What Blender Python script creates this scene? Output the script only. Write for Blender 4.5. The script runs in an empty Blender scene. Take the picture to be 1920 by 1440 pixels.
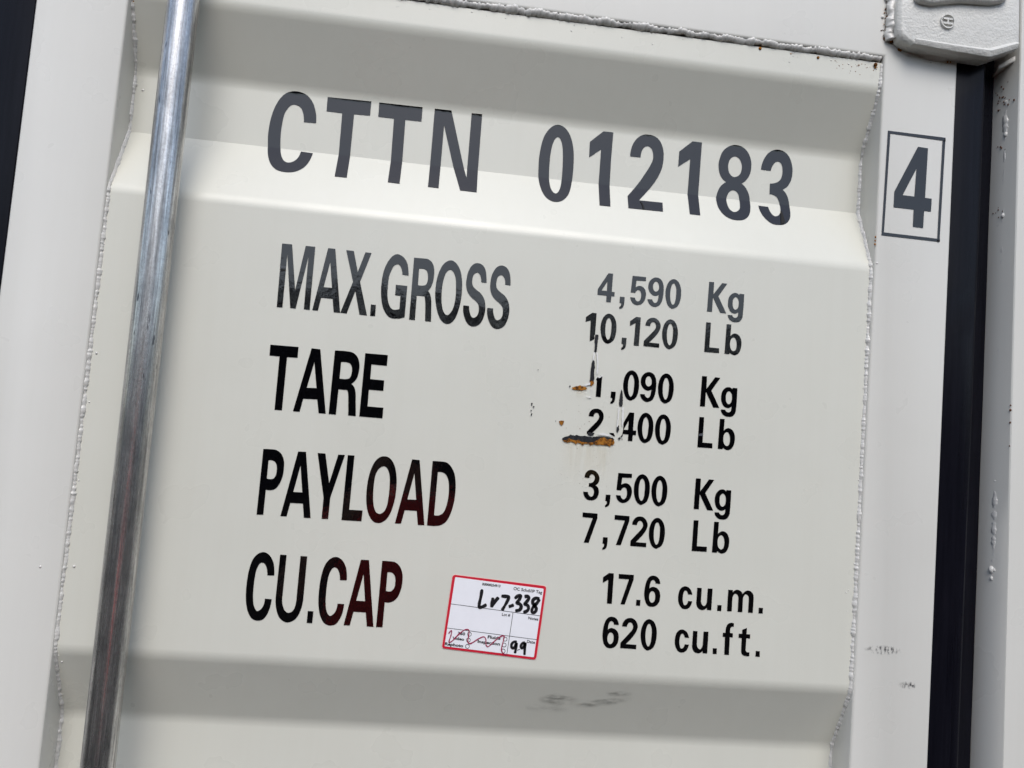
import bpy, bmesh, math, random
from mathutils import Vector, Matrix, noise
from mathutils.geometry import tessellate_polygon
random.seed(7)
S = bpy.context.scene
COL = S.collection
R_ = math.radians

# ---------------------------------------------------------------- camera, sky, sun, exposure
# metres; X runs along the doors, Y into the container, Z up; Z = 0 is a fold of the door panel, the ground is at GZ
GZ = -1.36
CAM = Vector((0.396502, -0.980391, 0.275449))
def rot_x(a): return Matrix.Rotation(a, 3, 'X')
def rot_y(a): return Matrix.Rotation(a, 3, 'Y')
def rot_z(a): return Matrix.Rotation(a, 3, 'Z')
M3 = rot_z(-0.099777) @ rot_x(0.070275) @ rot_y(-0.079524)
cd = bpy.data.cameras.new('camera'); cam = bpy.data.objects.new('camera', cd); COL.objects.link(cam)
right, fwd, up = M3 @ Vector((1, 0, 0)), M3 @ Vector((0, 1, 0)), M3 @ Vector((0, 0, 1))
mw = Matrix((right, up, -fwd)).transposed().to_4x4(); mw.translation = CAM
cam.matrix_world = mw
cd.sensor_width = 36.0; cd.lens = 36.0 * 1523.7 / 1920.0
cd.clip_start = 0.01; cd.clip_end = 500
S.camera = cam

SUN_EL, SUN_AZ = R_(48), R_(-1)          # high, in front of the doors and a little to the left
world = bpy.data.worlds.new('World'); S.world = world; world.use_nodes = True
wt = world.node_tree; wt.nodes.clear()
sky = wt.nodes.new('ShaderNodeTexSky'); sky.sky_type = 'NISHITA'; sky.sun_disc = False
sky.sun_elevation = SUN_EL; sky.sun_rotation = math.pi + SUN_AZ * -1
sky.air_density = 1.0; sky.dust_density = 1.5; sky.ozone_density = 1.0
hs = wt.nodes.new('ShaderNodeHueSaturation'); hs.inputs['Saturation'].default_value = 0.82   # overcast: greyer than a clear sky
bg = wt.nodes.new('ShaderNodeBackground'); bg.inputs['Strength'].default_value = 0.118
wo = wt.nodes.new('ShaderNodeOutputWorld')
# an overcast sky is about three times brighter overhead than at the horizon
tc = wt.nodes.new('ShaderNodeTexCoord'); sx = wt.nodes.new('ShaderNodeSeparateXYZ'); mr = wt.nodes.new('ShaderNodeMapRange')
mr.inputs['From Min'].default_value = 0.0; mr.inputs['From Max'].default_value = 1.0; mr.inputs['To Min'].default_value = 0.85; mr.inputs['To Max'].default_value = 1.35
mu = wt.nodes.new('ShaderNodeMixRGB'); mu.blend_type = 'MULTIPLY'; mu.inputs[0].default_value = 1
wt.links.new(tc.outputs['Generated'], sx.inputs[0]); wt.links.new(sx.outputs['Z'], mr.inputs['Value'])
wt.links.new(sky.outputs[0], hs.inputs['Color']); wt.links.new(hs.outputs[0], mu.inputs[1]); wt.links.new(mr.outputs[0], mu.inputs[2])
wt.links.new(mu.outputs[0], bg.inputs[0]); wt.links.new(bg.outputs[0], wo.inputs[0])

sd = bpy.data.lights.new('sun', 'SUN'); sd.energy = 1.3; sd.angle = R_(36); sd.color = (1.0, 0.97, 0.93)
so = bpy.data.objects.new('sun', sd); COL.objects.link(so)
sdir = Vector((math.sin(SUN_AZ) * math.cos(SUN_EL), -math.cos(SUN_AZ) * math.cos(SUN_EL), math.sin(SUN_EL)))   # towards the sun
so.rotation_euler = sdir.to_track_quat('Z', 'Y').to_euler(); so.location = sdir * 30

S.view_settings.view_transform = 'Standard'; S.view_settings.look = 'None'
S.view_settings.gamma = 1.0; S.view_settings.use_curve_mapping = False
S.view_settings.exposure = 0.6
S.render.engine = 'CYCLES'

# ---------------------------------------------------------------- traced outlines of the writing and marks (0.1 mm, door coordinates)
TEXT = {
'CTTN': [['2246 6562 2245 6595 2242 6628 2238 6661 2233 6686 2226 6711 2218 6736 2207 6767 2194 6798 2177 6827 2158 6854 2135 6879 2111 6901 2087 6915 2061 6926 2034 6933 2005 6938 1976 6940 1946 6939 1920 6935 1894 6928 1870 6918 1844 6903 1821 6884 1801 6862 1780 6833 1762 6802 1746 6769 1729 6728 1715 6686 1703 6643 1694 6598 1686 6552 1680 6506 1676 6458 1673 6410 1672 6361 1673 6317 1677 6273 1681 6228 1684 6188 1690 6146 1699 6102 1709 6064 1720 6028 1735 5993 1750 5963 1767 5935 1787 5909 1808 5889 1830 5871 1855 5857 1879 5848 1904 5843 1930 5839 1957 5838 1984 5838 2010 5841 2036 5847 2062 5855 2087 5866 2109 5880 2131 5896 2151 5915 2170 5937 2187 5962 2202 5990 2214 6020 2224 6052 2232 6085 2237 6112 2242 6139 2245 6166 2095 6171 2092 6143 2088 6114 2081 6087 2071 6061 2058 6038 2042 6019 2022 6002 2000 5990 1976 5983 1956 5983 1937 5990 1918 6001 1901 6021 1887 6044 1874 6069 1864 6094 1856 6120 1849 6145 1841 6184 1836 6221 1833 6256 1829 6304 1827 6351 1826 6399 1827 6444 1830 6489 1833 6534 1836 6567 1840 6600 1846 6632 1855 6658 1867 6684 1880 6708 1892 6727 1905 6743 1922 6757 1939 6764 1957 6767 1976 6766 1996 6762 2016 6754 2033 6742 2048 6726 2059 6708 2068 6688 2076 6667 2082 6645 2086 6623 2090 6601 2093 6579 2094 6556'], ['2357 6916 2907 6926 2906 6740 2706 6735 2705 6239 2710 5854 2561 5853 2562 6236 2557 6729 2360 6732'], ['3006 6925 3559 6930 3560 6742 3355 6740 3363 6217 3365 5851 3217 5854 3219 6200 3209 6739 3010 6738'], ['3715 6930 3929 6933 4194 6055 4191 6929 4328 6932 4335 5849 4125 5851 3852 6725 3853 5848 3719 5850']],
'number': [['5323 6913 5355 6911 5386 6903 5413 6888 5444 6861 5471 6828 5493 6793 5515 6744 5532 6694 5545 6642 5555 6591 5561 6540 5565 6488 5568 6433 5569 6378 5569 6322 5568 6266 5566 6210 5558 6149 5548 6090 5535 6031 5516 5974 5496 5937 5472 5904 5444 5875 5418 5857 5391 5845 5363 5837 5335 5836 5308 5839 5282 5848 5254 5864 5229 5884 5207 5910 5184 5948 5165 5990 5150 6034 5138 6080 5129 6128 5122 6174 5117 6228 5114 6280 5112 6332 5110 6380 5109 6428 5111 6477 5115 6529 5121 6582 5129 6635 5138 6679 5149 6722 5165 6764 5186 6803 5210 6839 5239 6872 5264 6892 5293 6906', '5336 6751 5355 6745 5369 6727 5381 6706 5394 6674 5402 6640 5409 6605 5415 6554 5420 6502 5423 6451 5425 6396 5427 6340 5428 6285 5428 6236 5426 6185 5420 6131 5413 6088 5403 6046 5389 6006 5377 5986 5362 5970 5345 5964 5326 5970 5310 5986 5297 6006 5285 6034 5276 6066 5270 6099 5264 6142 5261 6184 5258 6224 5254 6293 5253 6362 5253 6431 5254 6480 5257 6529 5262 6578 5268 6617 5276 6657 5289 6695 5300 6719 5315 6740'], ['5929 6897 6063 6900 6059 6504 6064 6200 6063 5857 5920 5856 5917 6182 5916 6651 5766 6527 5761 6736'], ['6451 6607 6310 6606 6310 6645 6313 6684 6320 6723 6330 6758 6343 6791 6360 6823 6381 6852 6406 6878 6434 6900 6463 6914 6494 6922 6526 6925 6562 6925 6599 6919 6633 6908 6662 6891 6686 6869 6707 6843 6726 6808 6741 6771 6751 6732 6758 6691 6760 6648 6760 6606 6757 6563 6752 6520 6742 6478 6726 6429 6706 6381 6683 6334 6657 6288 6628 6243 6597 6197 6550 6133 6499 6067 6447 6002 6762 6006 6759 5867 6299 5863 6297 6048 6351 6122 6402 6194 6447 6261 6473 6303 6498 6346 6522 6390 6544 6430 6567 6471 6587 6513 6599 6541 6610 6570 6618 6600 6620 6625 6618 6649 6615 6674 6610 6695 6603 6715 6593 6734 6583 6746 6572 6756 6559 6764 6549 6768 6538 6770 6527 6769 6512 6763 6498 6754 6487 6743 6475 6726 6466 6707 6459 6687 6454 6661 6451 6634'], ['7138 6907 7266 6906 7261 6181 7258 5873 7117 5874 7115 6174 7121 6663 6964 6540 6966 6748'], ['7718 6926 7753 6926 7789 6922 7822 6912 7852 6896 7879 6875 7902 6850 7923 6819 7939 6785 7952 6749 7959 6719 7962 6687 7963 6655 7962 6622 7959 6590 7952 6558 7940 6526 7924 6496 7904 6467 7886 6446 7865 6428 7843 6412 7868 6395 7891 6375 7911 6351 7931 6320 7948 6286 7960 6251 7969 6209 7971 6163 7968 6115 7964 6081 7959 6048 7951 6015 7942 5988 7930 5962 7914 5938 7894 5915 7872 5896 7848 5882 7819 5870 7790 5864 7761 5861 7728 5861 7697 5863 7667 5871 7635 5885 7605 5903 7579 5926 7556 5954 7537 5986 7521 6021 7511 6059 7506 6099 7503 6140 7504 6168 7506 6195 7511 6221 7518 6252 7527 6281 7538 6309 7550 6332 7565 6353 7582 6372 7598 6387 7615 6400 7633 6410 7608 6423 7586 6440 7566 6461 7549 6485 7536 6512 7526 6541 7518 6571 7514 6603 7512 6635 7513 6663 7517 6692 7523 6721 7532 6755 7543 6789 7559 6821 7579 6848 7603 6872 7630 6893 7658 6908 7687 6920', '7729 6771 7751 6770 7772 6760 7790 6747 7806 6728 7817 6705 7826 6682 7832 6658 7834 6633 7833 6608 7829 6581 7822 6554 7809 6531 7790 6511 7766 6497 7741 6489 7721 6490 7702 6499 7686 6511 7671 6529 7660 6549 7652 6571 7647 6597 7644 6623 7645 6650 7649 6677 7655 6703 7667 6727 7684 6747 7705 6763', '7736 6310 7757 6307 7776 6298 7792 6285 7806 6264 7815 6239 7822 6213 7826 6184 7827 6153 7825 6121 7822 6091 7817 6061 7805 6033 7784 6010 7760 5992 7734 5984 7711 5987 7691 5999 7675 6016 7662 6040 7653 6068 7648 6098 7645 6122 7644 6146 7645 6170 7648 6193 7653 6216 7660 6238 7667 6257 7677 6274 7689 6289 7703 6300 7719 6308'], ['8235 6631 8099 6633 8101 6668 8106 6702 8115 6736 8127 6772 8144 6806 8163 6838 8180 6862 8201 6883 8224 6901 8250 6915 8278 6926 8308 6931 8342 6931 8376 6925 8408 6914 8435 6899 8458 6878 8478 6854 8496 6825 8510 6794 8521 6762 8530 6728 8536 6693 8538 6657 8538 6621 8535 6585 8528 6549 8519 6517 8506 6487 8490 6459 8468 6433 8442 6411 8414 6392 8438 6374 8458 6353 8475 6329 8492 6297 8504 6262 8513 6227 8520 6183 8520 6136 8516 6086 8513 6057 8509 6028 8501 5999 8491 5974 8478 5950 8462 5928 8444 5908 8423 5891 8401 5878 8375 5868 8348 5862 8323 5859 8293 5857 8265 5858 8238 5864 8210 5879 8185 5898 8162 5921 8140 5947 8121 5977 8106 6010 8093 6048 8085 6087 8080 6129 8217 6126 8219 6101 8224 6078 8231 6056 8239 6038 8248 6020 8260 6005 8272 5996 8285 5990 8301 5989 8317 5994 8333 6003 8348 6016 8361 6034 8372 6054 8379 6075 8385 6107 8388 6138 8387 6167 8383 6194 8377 6219 8366 6243 8354 6263 8339 6282 8320 6296 8294 6307 8266 6313 8237 6313 8234 6457 8258 6459 8281 6464 8304 6472 8327 6483 8349 6497 8367 6514 8380 6537 8389 6562 8395 6587 8399 6612 8400 6637 8398 6662 8395 6687 8390 6712 8381 6735 8374 6747 8364 6756 8352 6764 8342 6768 8330 6770 8319 6769 8306 6763 8293 6755 8282 6745 8271 6729 8261 6712 8253 6694 8245 6673 8239 6652']],
'maxgross': [['2055 4897 2173 4898 2261 4349 2334 4897 2447 4897 2453 4128 2384 4131 2378 4770 2288 4128 2225 4130 2128 4776 2134 4127 2067 4127'], ['2600 4897 2685 4897 2814 4128 2737 4128 2710 4289 2574 4289 2550 4129 2484 4129', '2641 4732 2690 4419 2591 4419'], ['2816 4895 2907 4894 2977 4643 3046 4892 3120 4892 3015 4526 3134 4126 3044 4128 2969 4409 2891 4127 2816 4129 2931 4520'], ['3168 4264 3228 4265 3231 4128 3171 4125'], ['3586 4660 3585 4688 3581 4717 3576 4745 3570 4772 3562 4799 3551 4825 3538 4846 3522 4866 3504 4882 3480 4896 3455 4906 3429 4909 3406 4903 3385 4889 3367 4872 3345 4842 3327 4810 3312 4776 3297 4734 3286 4692 3279 4649 3274 4603 3272 4556 3271 4509 3271 4476 3273 4444 3276 4411 3280 4379 3286 4347 3293 4315 3300 4285 3309 4256 3321 4228 3334 4203 3349 4180 3367 4159 3382 4145 3399 4133 3418 4124 3436 4120 3455 4119 3474 4120 3494 4122 3514 4125 3534 4130 3551 4135 3568 4141 3584 4148 3583 4532 3444 4533 3447 4405 3512 4404 3513 4242 3495 4234 3476 4229 3457 4226 3446 4226 3434 4229 3424 4233 3412 4243 3402 4254 3393 4267 3383 4287 3374 4308 3367 4330 3361 4359 3356 4389 3353 4419 3351 4451 3351 4484 3351 4517 3351 4550 3351 4583 3354 4616 3359 4644 3366 4672 3375 4700 3382 4721 3390 4741 3401 4760 3412 4772 3425 4781 3439 4786 3452 4785 3463 4780 3473 4772 3484 4756 3493 4739 3500 4721 3505 4702 3509 4683 3511 4664'], ['3634 4887 3770 4889 3784 4889 3798 4887 3811 4883 3827 4875 3842 4865 3855 4852 3867 4834 3877 4814 3884 4793 3890 4766 3893 4739 3894 4711 3894 4678 3892 4645 3888 4611 3882 4587 3875 4563 3865 4539 3857 4524 3847 4510 3835 4497 3846 4487 3856 4474 3864 4461 3873 4440 3879 4419 3884 4397 3889 4365 3892 4332 3894 4299 3898 4241 3902 4182 3905 4124 3833 4124 3829 4188 3825 4252 3820 4317 3817 4341 3814 4365 3809 4390 3807 4402 3804 4414 3800 4426 3707 4427 3710 4124 3640 4125', '3706 4758 3729 4762 3751 4762 3773 4759 3785 4754 3796 4745 3804 4735 3811 4720 3816 4704 3819 4687 3822 4665 3823 4643 3822 4621 3819 4603 3815 4586 3806 4570 3795 4562 3781 4557 3767 4554 3748 4552 3729 4552 3710 4554'], ['4083 4900 4106 4898 4127 4887 4147 4874 4166 4854 4183 4832 4197 4808 4211 4777 4221 4745 4230 4712 4237 4674 4243 4636 4246 4598 4248 4551 4249 4504 4247 4457 4244 4410 4238 4362 4230 4315 4221 4275 4210 4235 4196 4197 4184 4174 4169 4153 4152 4135 4137 4124 4119 4117 4101 4114 4082 4116 4063 4123 4046 4133 4027 4151 4011 4172 3997 4194 3982 4225 3970 4257 3960 4289 3949 4329 3940 4369 3933 4410 3928 4453 3925 4497 3925 4541 3926 4585 3929 4630 3935 4674 3942 4709 3951 4743 3963 4776 3975 4806 3990 4834 4009 4859 4031 4878 4056 4893', '4087 4783 4101 4779 4113 4770 4124 4759 4136 4742 4145 4724 4153 4704 4160 4675 4165 4645 4168 4615 4172 4577 4175 4538 4177 4500 4177 4461 4175 4422 4172 4384 4167 4352 4160 4321 4151 4291 4142 4272 4131 4255 4119 4239 4112 4231 4103 4225 4094 4222 4082 4224 4071 4229 4062 4237 4050 4253 4041 4270 4033 4288 4025 4314 4019 4341 4014 4368 4009 4406 4006 4445 4004 4483 4004 4521 4004 4560 4007 4599 4010 4632 4015 4666 4023 4699 4029 4721 4038 4741 4050 4760 4060 4771 4073 4780'], ['4539 4664 4473 4668 4473 4685 4471 4702 4467 4719 4462 4735 4456 4749 4447 4763 4439 4772 4429 4778 4419 4781 4405 4778 4392 4771 4382 4760 4373 4745 4368 4727 4365 4709 4363 4690 4363 4670 4364 4651 4368 4634 4374 4618 4382 4603 4395 4589 4411 4577 4426 4566 4444 4554 4462 4543 4479 4530 4496 4511 4512 4490 4525 4468 4535 4445 4542 4420 4547 4395 4550 4368 4551 4341 4550 4313 4547 4282 4541 4251 4533 4220 4523 4194 4511 4169 4494 4147 4475 4131 4454 4120 4431 4114 4411 4112 4392 4116 4373 4123 4356 4135 4341 4151 4328 4168 4315 4193 4303 4220 4293 4247 4287 4268 4283 4290 4280 4312 4279 4328 4279 4345 4281 4361 4351 4360 4352 4341 4354 4322 4358 4303 4365 4281 4373 4259 4384 4239 4391 4230 4400 4223 4410 4219 4423 4221 4435 4227 4446 4235 4455 4246 4462 4259 4467 4272 4471 4291 4473 4311 4473 4330 4471 4350 4468 4369 4462 4387 4453 4401 4442 4414 4430 4425 4413 4438 4395 4449 4378 4462 4360 4478 4343 4495 4328 4515 4315 4537 4305 4561 4298 4586 4293 4613 4291 4641 4291 4668 4292 4699 4294 4730 4300 4760 4308 4790 4319 4819 4333 4847 4345 4863 4359 4877 4375 4889 4389 4895 4404 4898 4419 4899 4436 4897 4452 4893 4466 4885 4482 4873 4496 4857 4507 4840 4517 4817 4524 4792 4529 4767 4534 4733 4538 4699'], ['4837 4663 4770 4666 4770 4684 4768 4701 4764 4718 4759 4734 4753 4749 4744 4762 4736 4771 4726 4778 4716 4780 4702 4777 4689 4770 4678 4760 4670 4744 4665 4726 4662 4708 4660 4689 4659 4669 4661 4650 4664 4633 4670 4616 4679 4602 4692 4588 4707 4576 4723 4564 4741 4553 4759 4541 4776 4528 4793 4509 4809 4488 4822 4466 4832 4443 4839 4418 4844 4393 4847 4366 4848 4338 4847 4311 4843 4279 4838 4248 4829 4218 4819 4192 4807 4166 4790 4144 4771 4129 4750 4118 4727 4111 4707 4109 4687 4113 4668 4120 4651 4132 4636 4148 4624 4165 4610 4191 4598 4217 4588 4245 4582 4266 4578 4288 4575 4310 4574 4326 4574 4343 4577 4359 4647 4358 4647 4339 4650 4319 4654 4301 4660 4279 4669 4257 4679 4237 4686 4228 4695 4220 4706 4217 4719 4219 4731 4225 4742 4233 4751 4244 4758 4256 4763 4270 4768 4289 4769 4309 4769 4328 4768 4348 4764 4367 4758 4385 4750 4399 4738 4412 4726 4424 4709 4436 4691 4447 4674 4460 4656 4476 4639 4494 4624 4513 4611 4536 4601 4560 4594 4585 4589 4612 4587 4640 4587 4667 4588 4698 4590 4729 4596 4760 4604 4790 4616 4819 4630 4846 4642 4863 4656 4877 4672 4888 4686 4895 4701 4898 4717 4899 4733 4897 4749 4892 4763 4885 4779 4872 4793 4856 4804 4839 4814 4816 4822 4791 4827 4766 4832 4732 4835 4698']],
'tare': [['2038 3671 2367 3673 2367 3542 2245 3541 2247 2905 2160 2904 2157 3541 2039 3541'], ['2520 3671 2623 3669 2758 2907 2674 2907 2643 3068 2480 3063 2453 2905 2374 2905', '2568 3510 2622 3202 2508 3196'], ['2795 3670 2847 3673 2899 3674 2951 3672 2974 3671 2997 3667 3018 3659 3039 3646 3057 3629 3072 3609 3085 3584 3094 3556 3100 3528 3103 3497 3103 3466 3100 3436 3096 3406 3090 3377 3079 3350 3065 3326 3046 3305 3025 3287 3040 3276 3053 3263 3064 3248 3074 3227 3080 3205 3085 3183 3090 3147 3093 3111 3096 3075 3102 3019 3107 2963 3112 2907 3021 2908 3017 2975 3011 3042 3005 3109 3003 3134 2999 3159 2994 3184 2991 3193 2987 3201 2981 3209 2880 3210 2878 2906 2792 2906', '2881 3538 2905 3541 2930 3542 2955 3540 2969 3537 2982 3531 2993 3523 3003 3509 3010 3494 3014 3478 3017 3456 3018 3434 3016 3411 3013 3391 3007 3372 2997 3355 2985 3347 2971 3342 2957 3339 2932 3337 2907 3337 2881 3338'], ['3155 3670 3425 3671 3425 3540 3241 3542 3242 3364 3409 3362 3410 3236 3238 3236 3240 3035 3428 3034 3429 2907 3153 2907']],
'payload': [['2078 2434 2115 2437 2153 2438 2190 2438 2207 2437 2223 2435 2239 2429 2258 2419 2275 2407 2291 2391 2305 2371 2316 2348 2325 2324 2331 2299 2334 2274 2335 2248 2336 2213 2336 2178 2332 2143 2325 2109 2316 2076 2304 2043 2293 2021 2279 2000 2262 1981 2248 1971 2233 1965 2216 1961 2195 1958 2174 1958 2153 1961 2152 1668 2075 1665', '2150 2306 2161 2309 2171 2310 2182 2310 2197 2307 2212 2303 2225 2295 2235 2284 2243 2270 2249 2255 2253 2235 2255 2214 2255 2193 2255 2174 2254 2155 2250 2137 2245 2122 2237 2108 2227 2097 2216 2091 2203 2089 2190 2089 2177 2088 2164 2089 2152 2091'], ['2481 2436 2572 2438 2699 1667 2620 1666 2594 1830 2448 1828 2421 1668 2349 1666', '2524 2273 2574 1960 2470 1958'], ['2708 2436 2799 2436 2875 2092 2950 2435 3028 2437 2904 1923 2902 1670 2826 1668 2826 1914'], ['3061 2438 3140 2439 3137 1796 3295 1798 3292 1670 3058 1669'], ['3491 2457 3512 2457 3533 2452 3552 2443 3573 2427 3591 2408 3606 2387 3621 2358 3633 2328 3642 2298 3651 2261 3658 2223 3663 2186 3666 2144 3667 2101 3667 2059 3666 2016 3663 1974 3657 1931 3650 1890 3641 1850 3630 1810 3618 1780 3605 1750 3588 1723 3573 1705 3556 1690 3536 1677 3521 1670 3505 1665 3488 1663 3471 1664 3454 1667 3439 1674 3421 1686 3406 1700 3393 1716 3378 1740 3365 1765 3355 1791 3344 1822 3337 1854 3330 1887 3325 1926 3322 1966 3320 2006 3319 2050 3320 2095 3323 2140 3327 2183 3334 2226 3343 2268 3353 2305 3366 2342 3382 2377 3396 2399 3413 2420 3433 2437 3451 2448 3470 2454', '3491 2337 3503 2338 3516 2334 3527 2328 3539 2316 3548 2302 3555 2287 3565 2264 3572 2240 3577 2215 3582 2180 3584 2145 3585 2110 3586 2072 3586 2034 3585 1997 3583 1961 3581 1926 3577 1891 3572 1866 3565 1842 3555 1819 3547 1806 3538 1795 3527 1785 3517 1779 3507 1774 3496 1772 3482 1774 3468 1779 3456 1787 3444 1802 3435 1820 3427 1838 3419 1865 3413 1893 3408 1921 3404 1958 3401 1995 3399 2033 3398 2072 3398 2112 3399 2152 3401 2183 3405 2215 3411 2245 3420 2267 3431 2288 3444 2307 3458 2320 3474 2331'], ['3824 2445 3914 2444 4038 1675 3959 1673 3932 1838 3789 1837 3759 1675 3686 1673', '3866 2283 3914 1969 3809 1966'], ['4070 2445 4108 2447 4145 2447 4183 2447 4203 2446 4222 2444 4241 2439 4261 2428 4279 2413 4295 2397 4312 2373 4328 2348 4340 2322 4351 2290 4359 2257 4365 2224 4370 2181 4373 2139 4374 2096 4373 2053 4371 2010 4366 1968 4360 1927 4352 1886 4341 1846 4332 1816 4320 1786 4306 1758 4293 1739 4278 1721 4260 1706 4239 1693 4216 1684 4192 1678 4151 1674 4109 1673 4068 1675', '4144 2318 4166 2321 4187 2320 4209 2315 4226 2307 4242 2294 4254 2280 4267 2258 4275 2235 4282 2210 4288 2178 4291 2145 4294 2112 4295 2076 4294 2041 4292 2005 4288 1971 4283 1938 4276 1905 4269 1882 4261 1860 4249 1839 4236 1824 4220 1813 4202 1804 4183 1800 4162 1799 4142 1802']],
'cucap': [['2345 975 2345 1000 2343 1026 2339 1050 2335 1076 2330 1101 2322 1125 2312 1147 2300 1168 2285 1188 2272 1203 2257 1216 2241 1226 2225 1233 2209 1237 2192 1237 2174 1233 2156 1226 2140 1216 2121 1199 2105 1180 2091 1158 2079 1131 2070 1103 2063 1074 2056 1038 2050 1001 2047 964 2044 923 2042 882 2042 841 2042 804 2044 768 2046 732 2049 700 2053 669 2059 637 2066 608 2074 579 2084 550 2097 525 2112 501 2129 478 2140 468 2154 459 2168 453 2182 449 2195 447 2209 447 2228 449 2246 454 2262 462 2276 474 2288 489 2298 505 2309 526 2318 548 2325 571 2331 594 2336 617 2339 640 2341 660 2343 681 2343 702 2266 703 2266 682 2264 662 2261 642 2256 625 2250 609 2242 593 2235 584 2227 575 2218 568 2209 562 2201 557 2192 556 2179 564 2170 576 2162 589 2153 606 2146 624 2141 642 2135 673 2131 705 2128 737 2126 777 2125 818 2125 859 2125 891 2126 923 2129 955 2130 981 2133 1006 2138 1031 2145 1054 2154 1077 2165 1098 2173 1106 2183 1113 2194 1115 2205 1114 2216 1109 2226 1102 2236 1089 2244 1074 2250 1059 2256 1043 2260 1027 2263 1011 2265 998 2267 985 2267 972'], ['2390 1220 2464 1221 2463 750 2462 722 2464 695 2468 668 2474 645 2482 623 2492 601 2500 588 2511 575 2523 565 2532 560 2543 557 2554 557 2567 561 2579 567 2590 576 2599 587 2607 601 2613 615 2618 635 2622 656 2624 677 2625 698 2626 718 2625 739 2625 1220 2702 1220 2704 730 2703 700 2700 670 2696 640 2690 612 2682 584 2673 557 2664 534 2652 513 2638 493 2625 480 2610 469 2594 460 2579 453 2564 448 2548 446 2531 447 2515 451 2499 458 2480 470 2463 483 2448 500 2434 521 2423 545 2414 569 2405 598 2398 627 2393 657 2389 686 2387 716 2387 745'], ['2769 591 2834 591 2833 453 2768 453'], ['3184 971 3184 997 3182 1022 3179 1047 3175 1072 3169 1098 3162 1122 3151 1144 3139 1166 3125 1186 3111 1201 3096 1214 3079 1224 3064 1231 3047 1235 3030 1235 3011 1231 2993 1224 2977 1214 2958 1197 2941 1177 2927 1156 2915 1129 2905 1100 2897 1071 2890 1034 2884 997 2880 960 2877 918 2876 877 2875 835 2875 799 2876 762 2878 726 2881 694 2885 662 2891 630 2898 600 2906 571 2916 543 2929 517 2944 492 2961 470 2973 459 2986 451 3001 445 3015 440 3029 438 3043 438 3061 441 3080 445 3096 453 3111 465 3123 480 3133 497 3145 518 3154 540 3162 563 3168 586 3172 609 3176 633 3178 654 3180 674 3180 695 3102 696 3102 676 3100 655 3096 635 3092 618 3085 602 3077 586 3070 576 3061 568 3052 561 3044 554 3035 549 3025 549 3013 557 3003 568 2995 581 2986 598 2980 617 2975 635 2969 667 2965 699 2962 730 2960 772 2959 813 2959 854 2960 886 2961 919 2964 951 2966 977 2969 1002 2974 1027 2981 1051 2990 1074 3002 1095 3010 1103 3020 1110 3031 1113 3043 1111 3054 1106 3064 1099 3074 1086 3082 1071 3088 1055 3094 1040 3098 1024 3101 1008 3103 994 3104 981 3105 968'], ['3328 1222 3422 1223 3544 449 3466 451 3439 612 3296 612 3267 450 3195 451', '3373 1056 3419 742 3316 742'], ['3577 1224 3612 1225 3647 1225 3682 1224 3699 1224 3715 1222 3731 1218 3751 1208 3768 1195 3784 1179 3797 1162 3808 1143 3817 1122 3825 1098 3831 1072 3834 1047 3836 1012 3836 977 3833 942 3828 909 3820 876 3810 844 3800 820 3787 798 3770 779 3753 764 3732 753 3710 745 3691 742 3670 741 3650 744 3650 452 3574 450', '3651 1095 3665 1097 3679 1097 3693 1095 3706 1091 3717 1084 3727 1075 3736 1063 3743 1049 3748 1034 3751 1014 3753 993 3753 972 3753 956 3751 939 3747 923 3740 907 3731 893 3719 880 3710 874 3700 872 3689 871 3676 871 3664 873 3652 877']],
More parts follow.
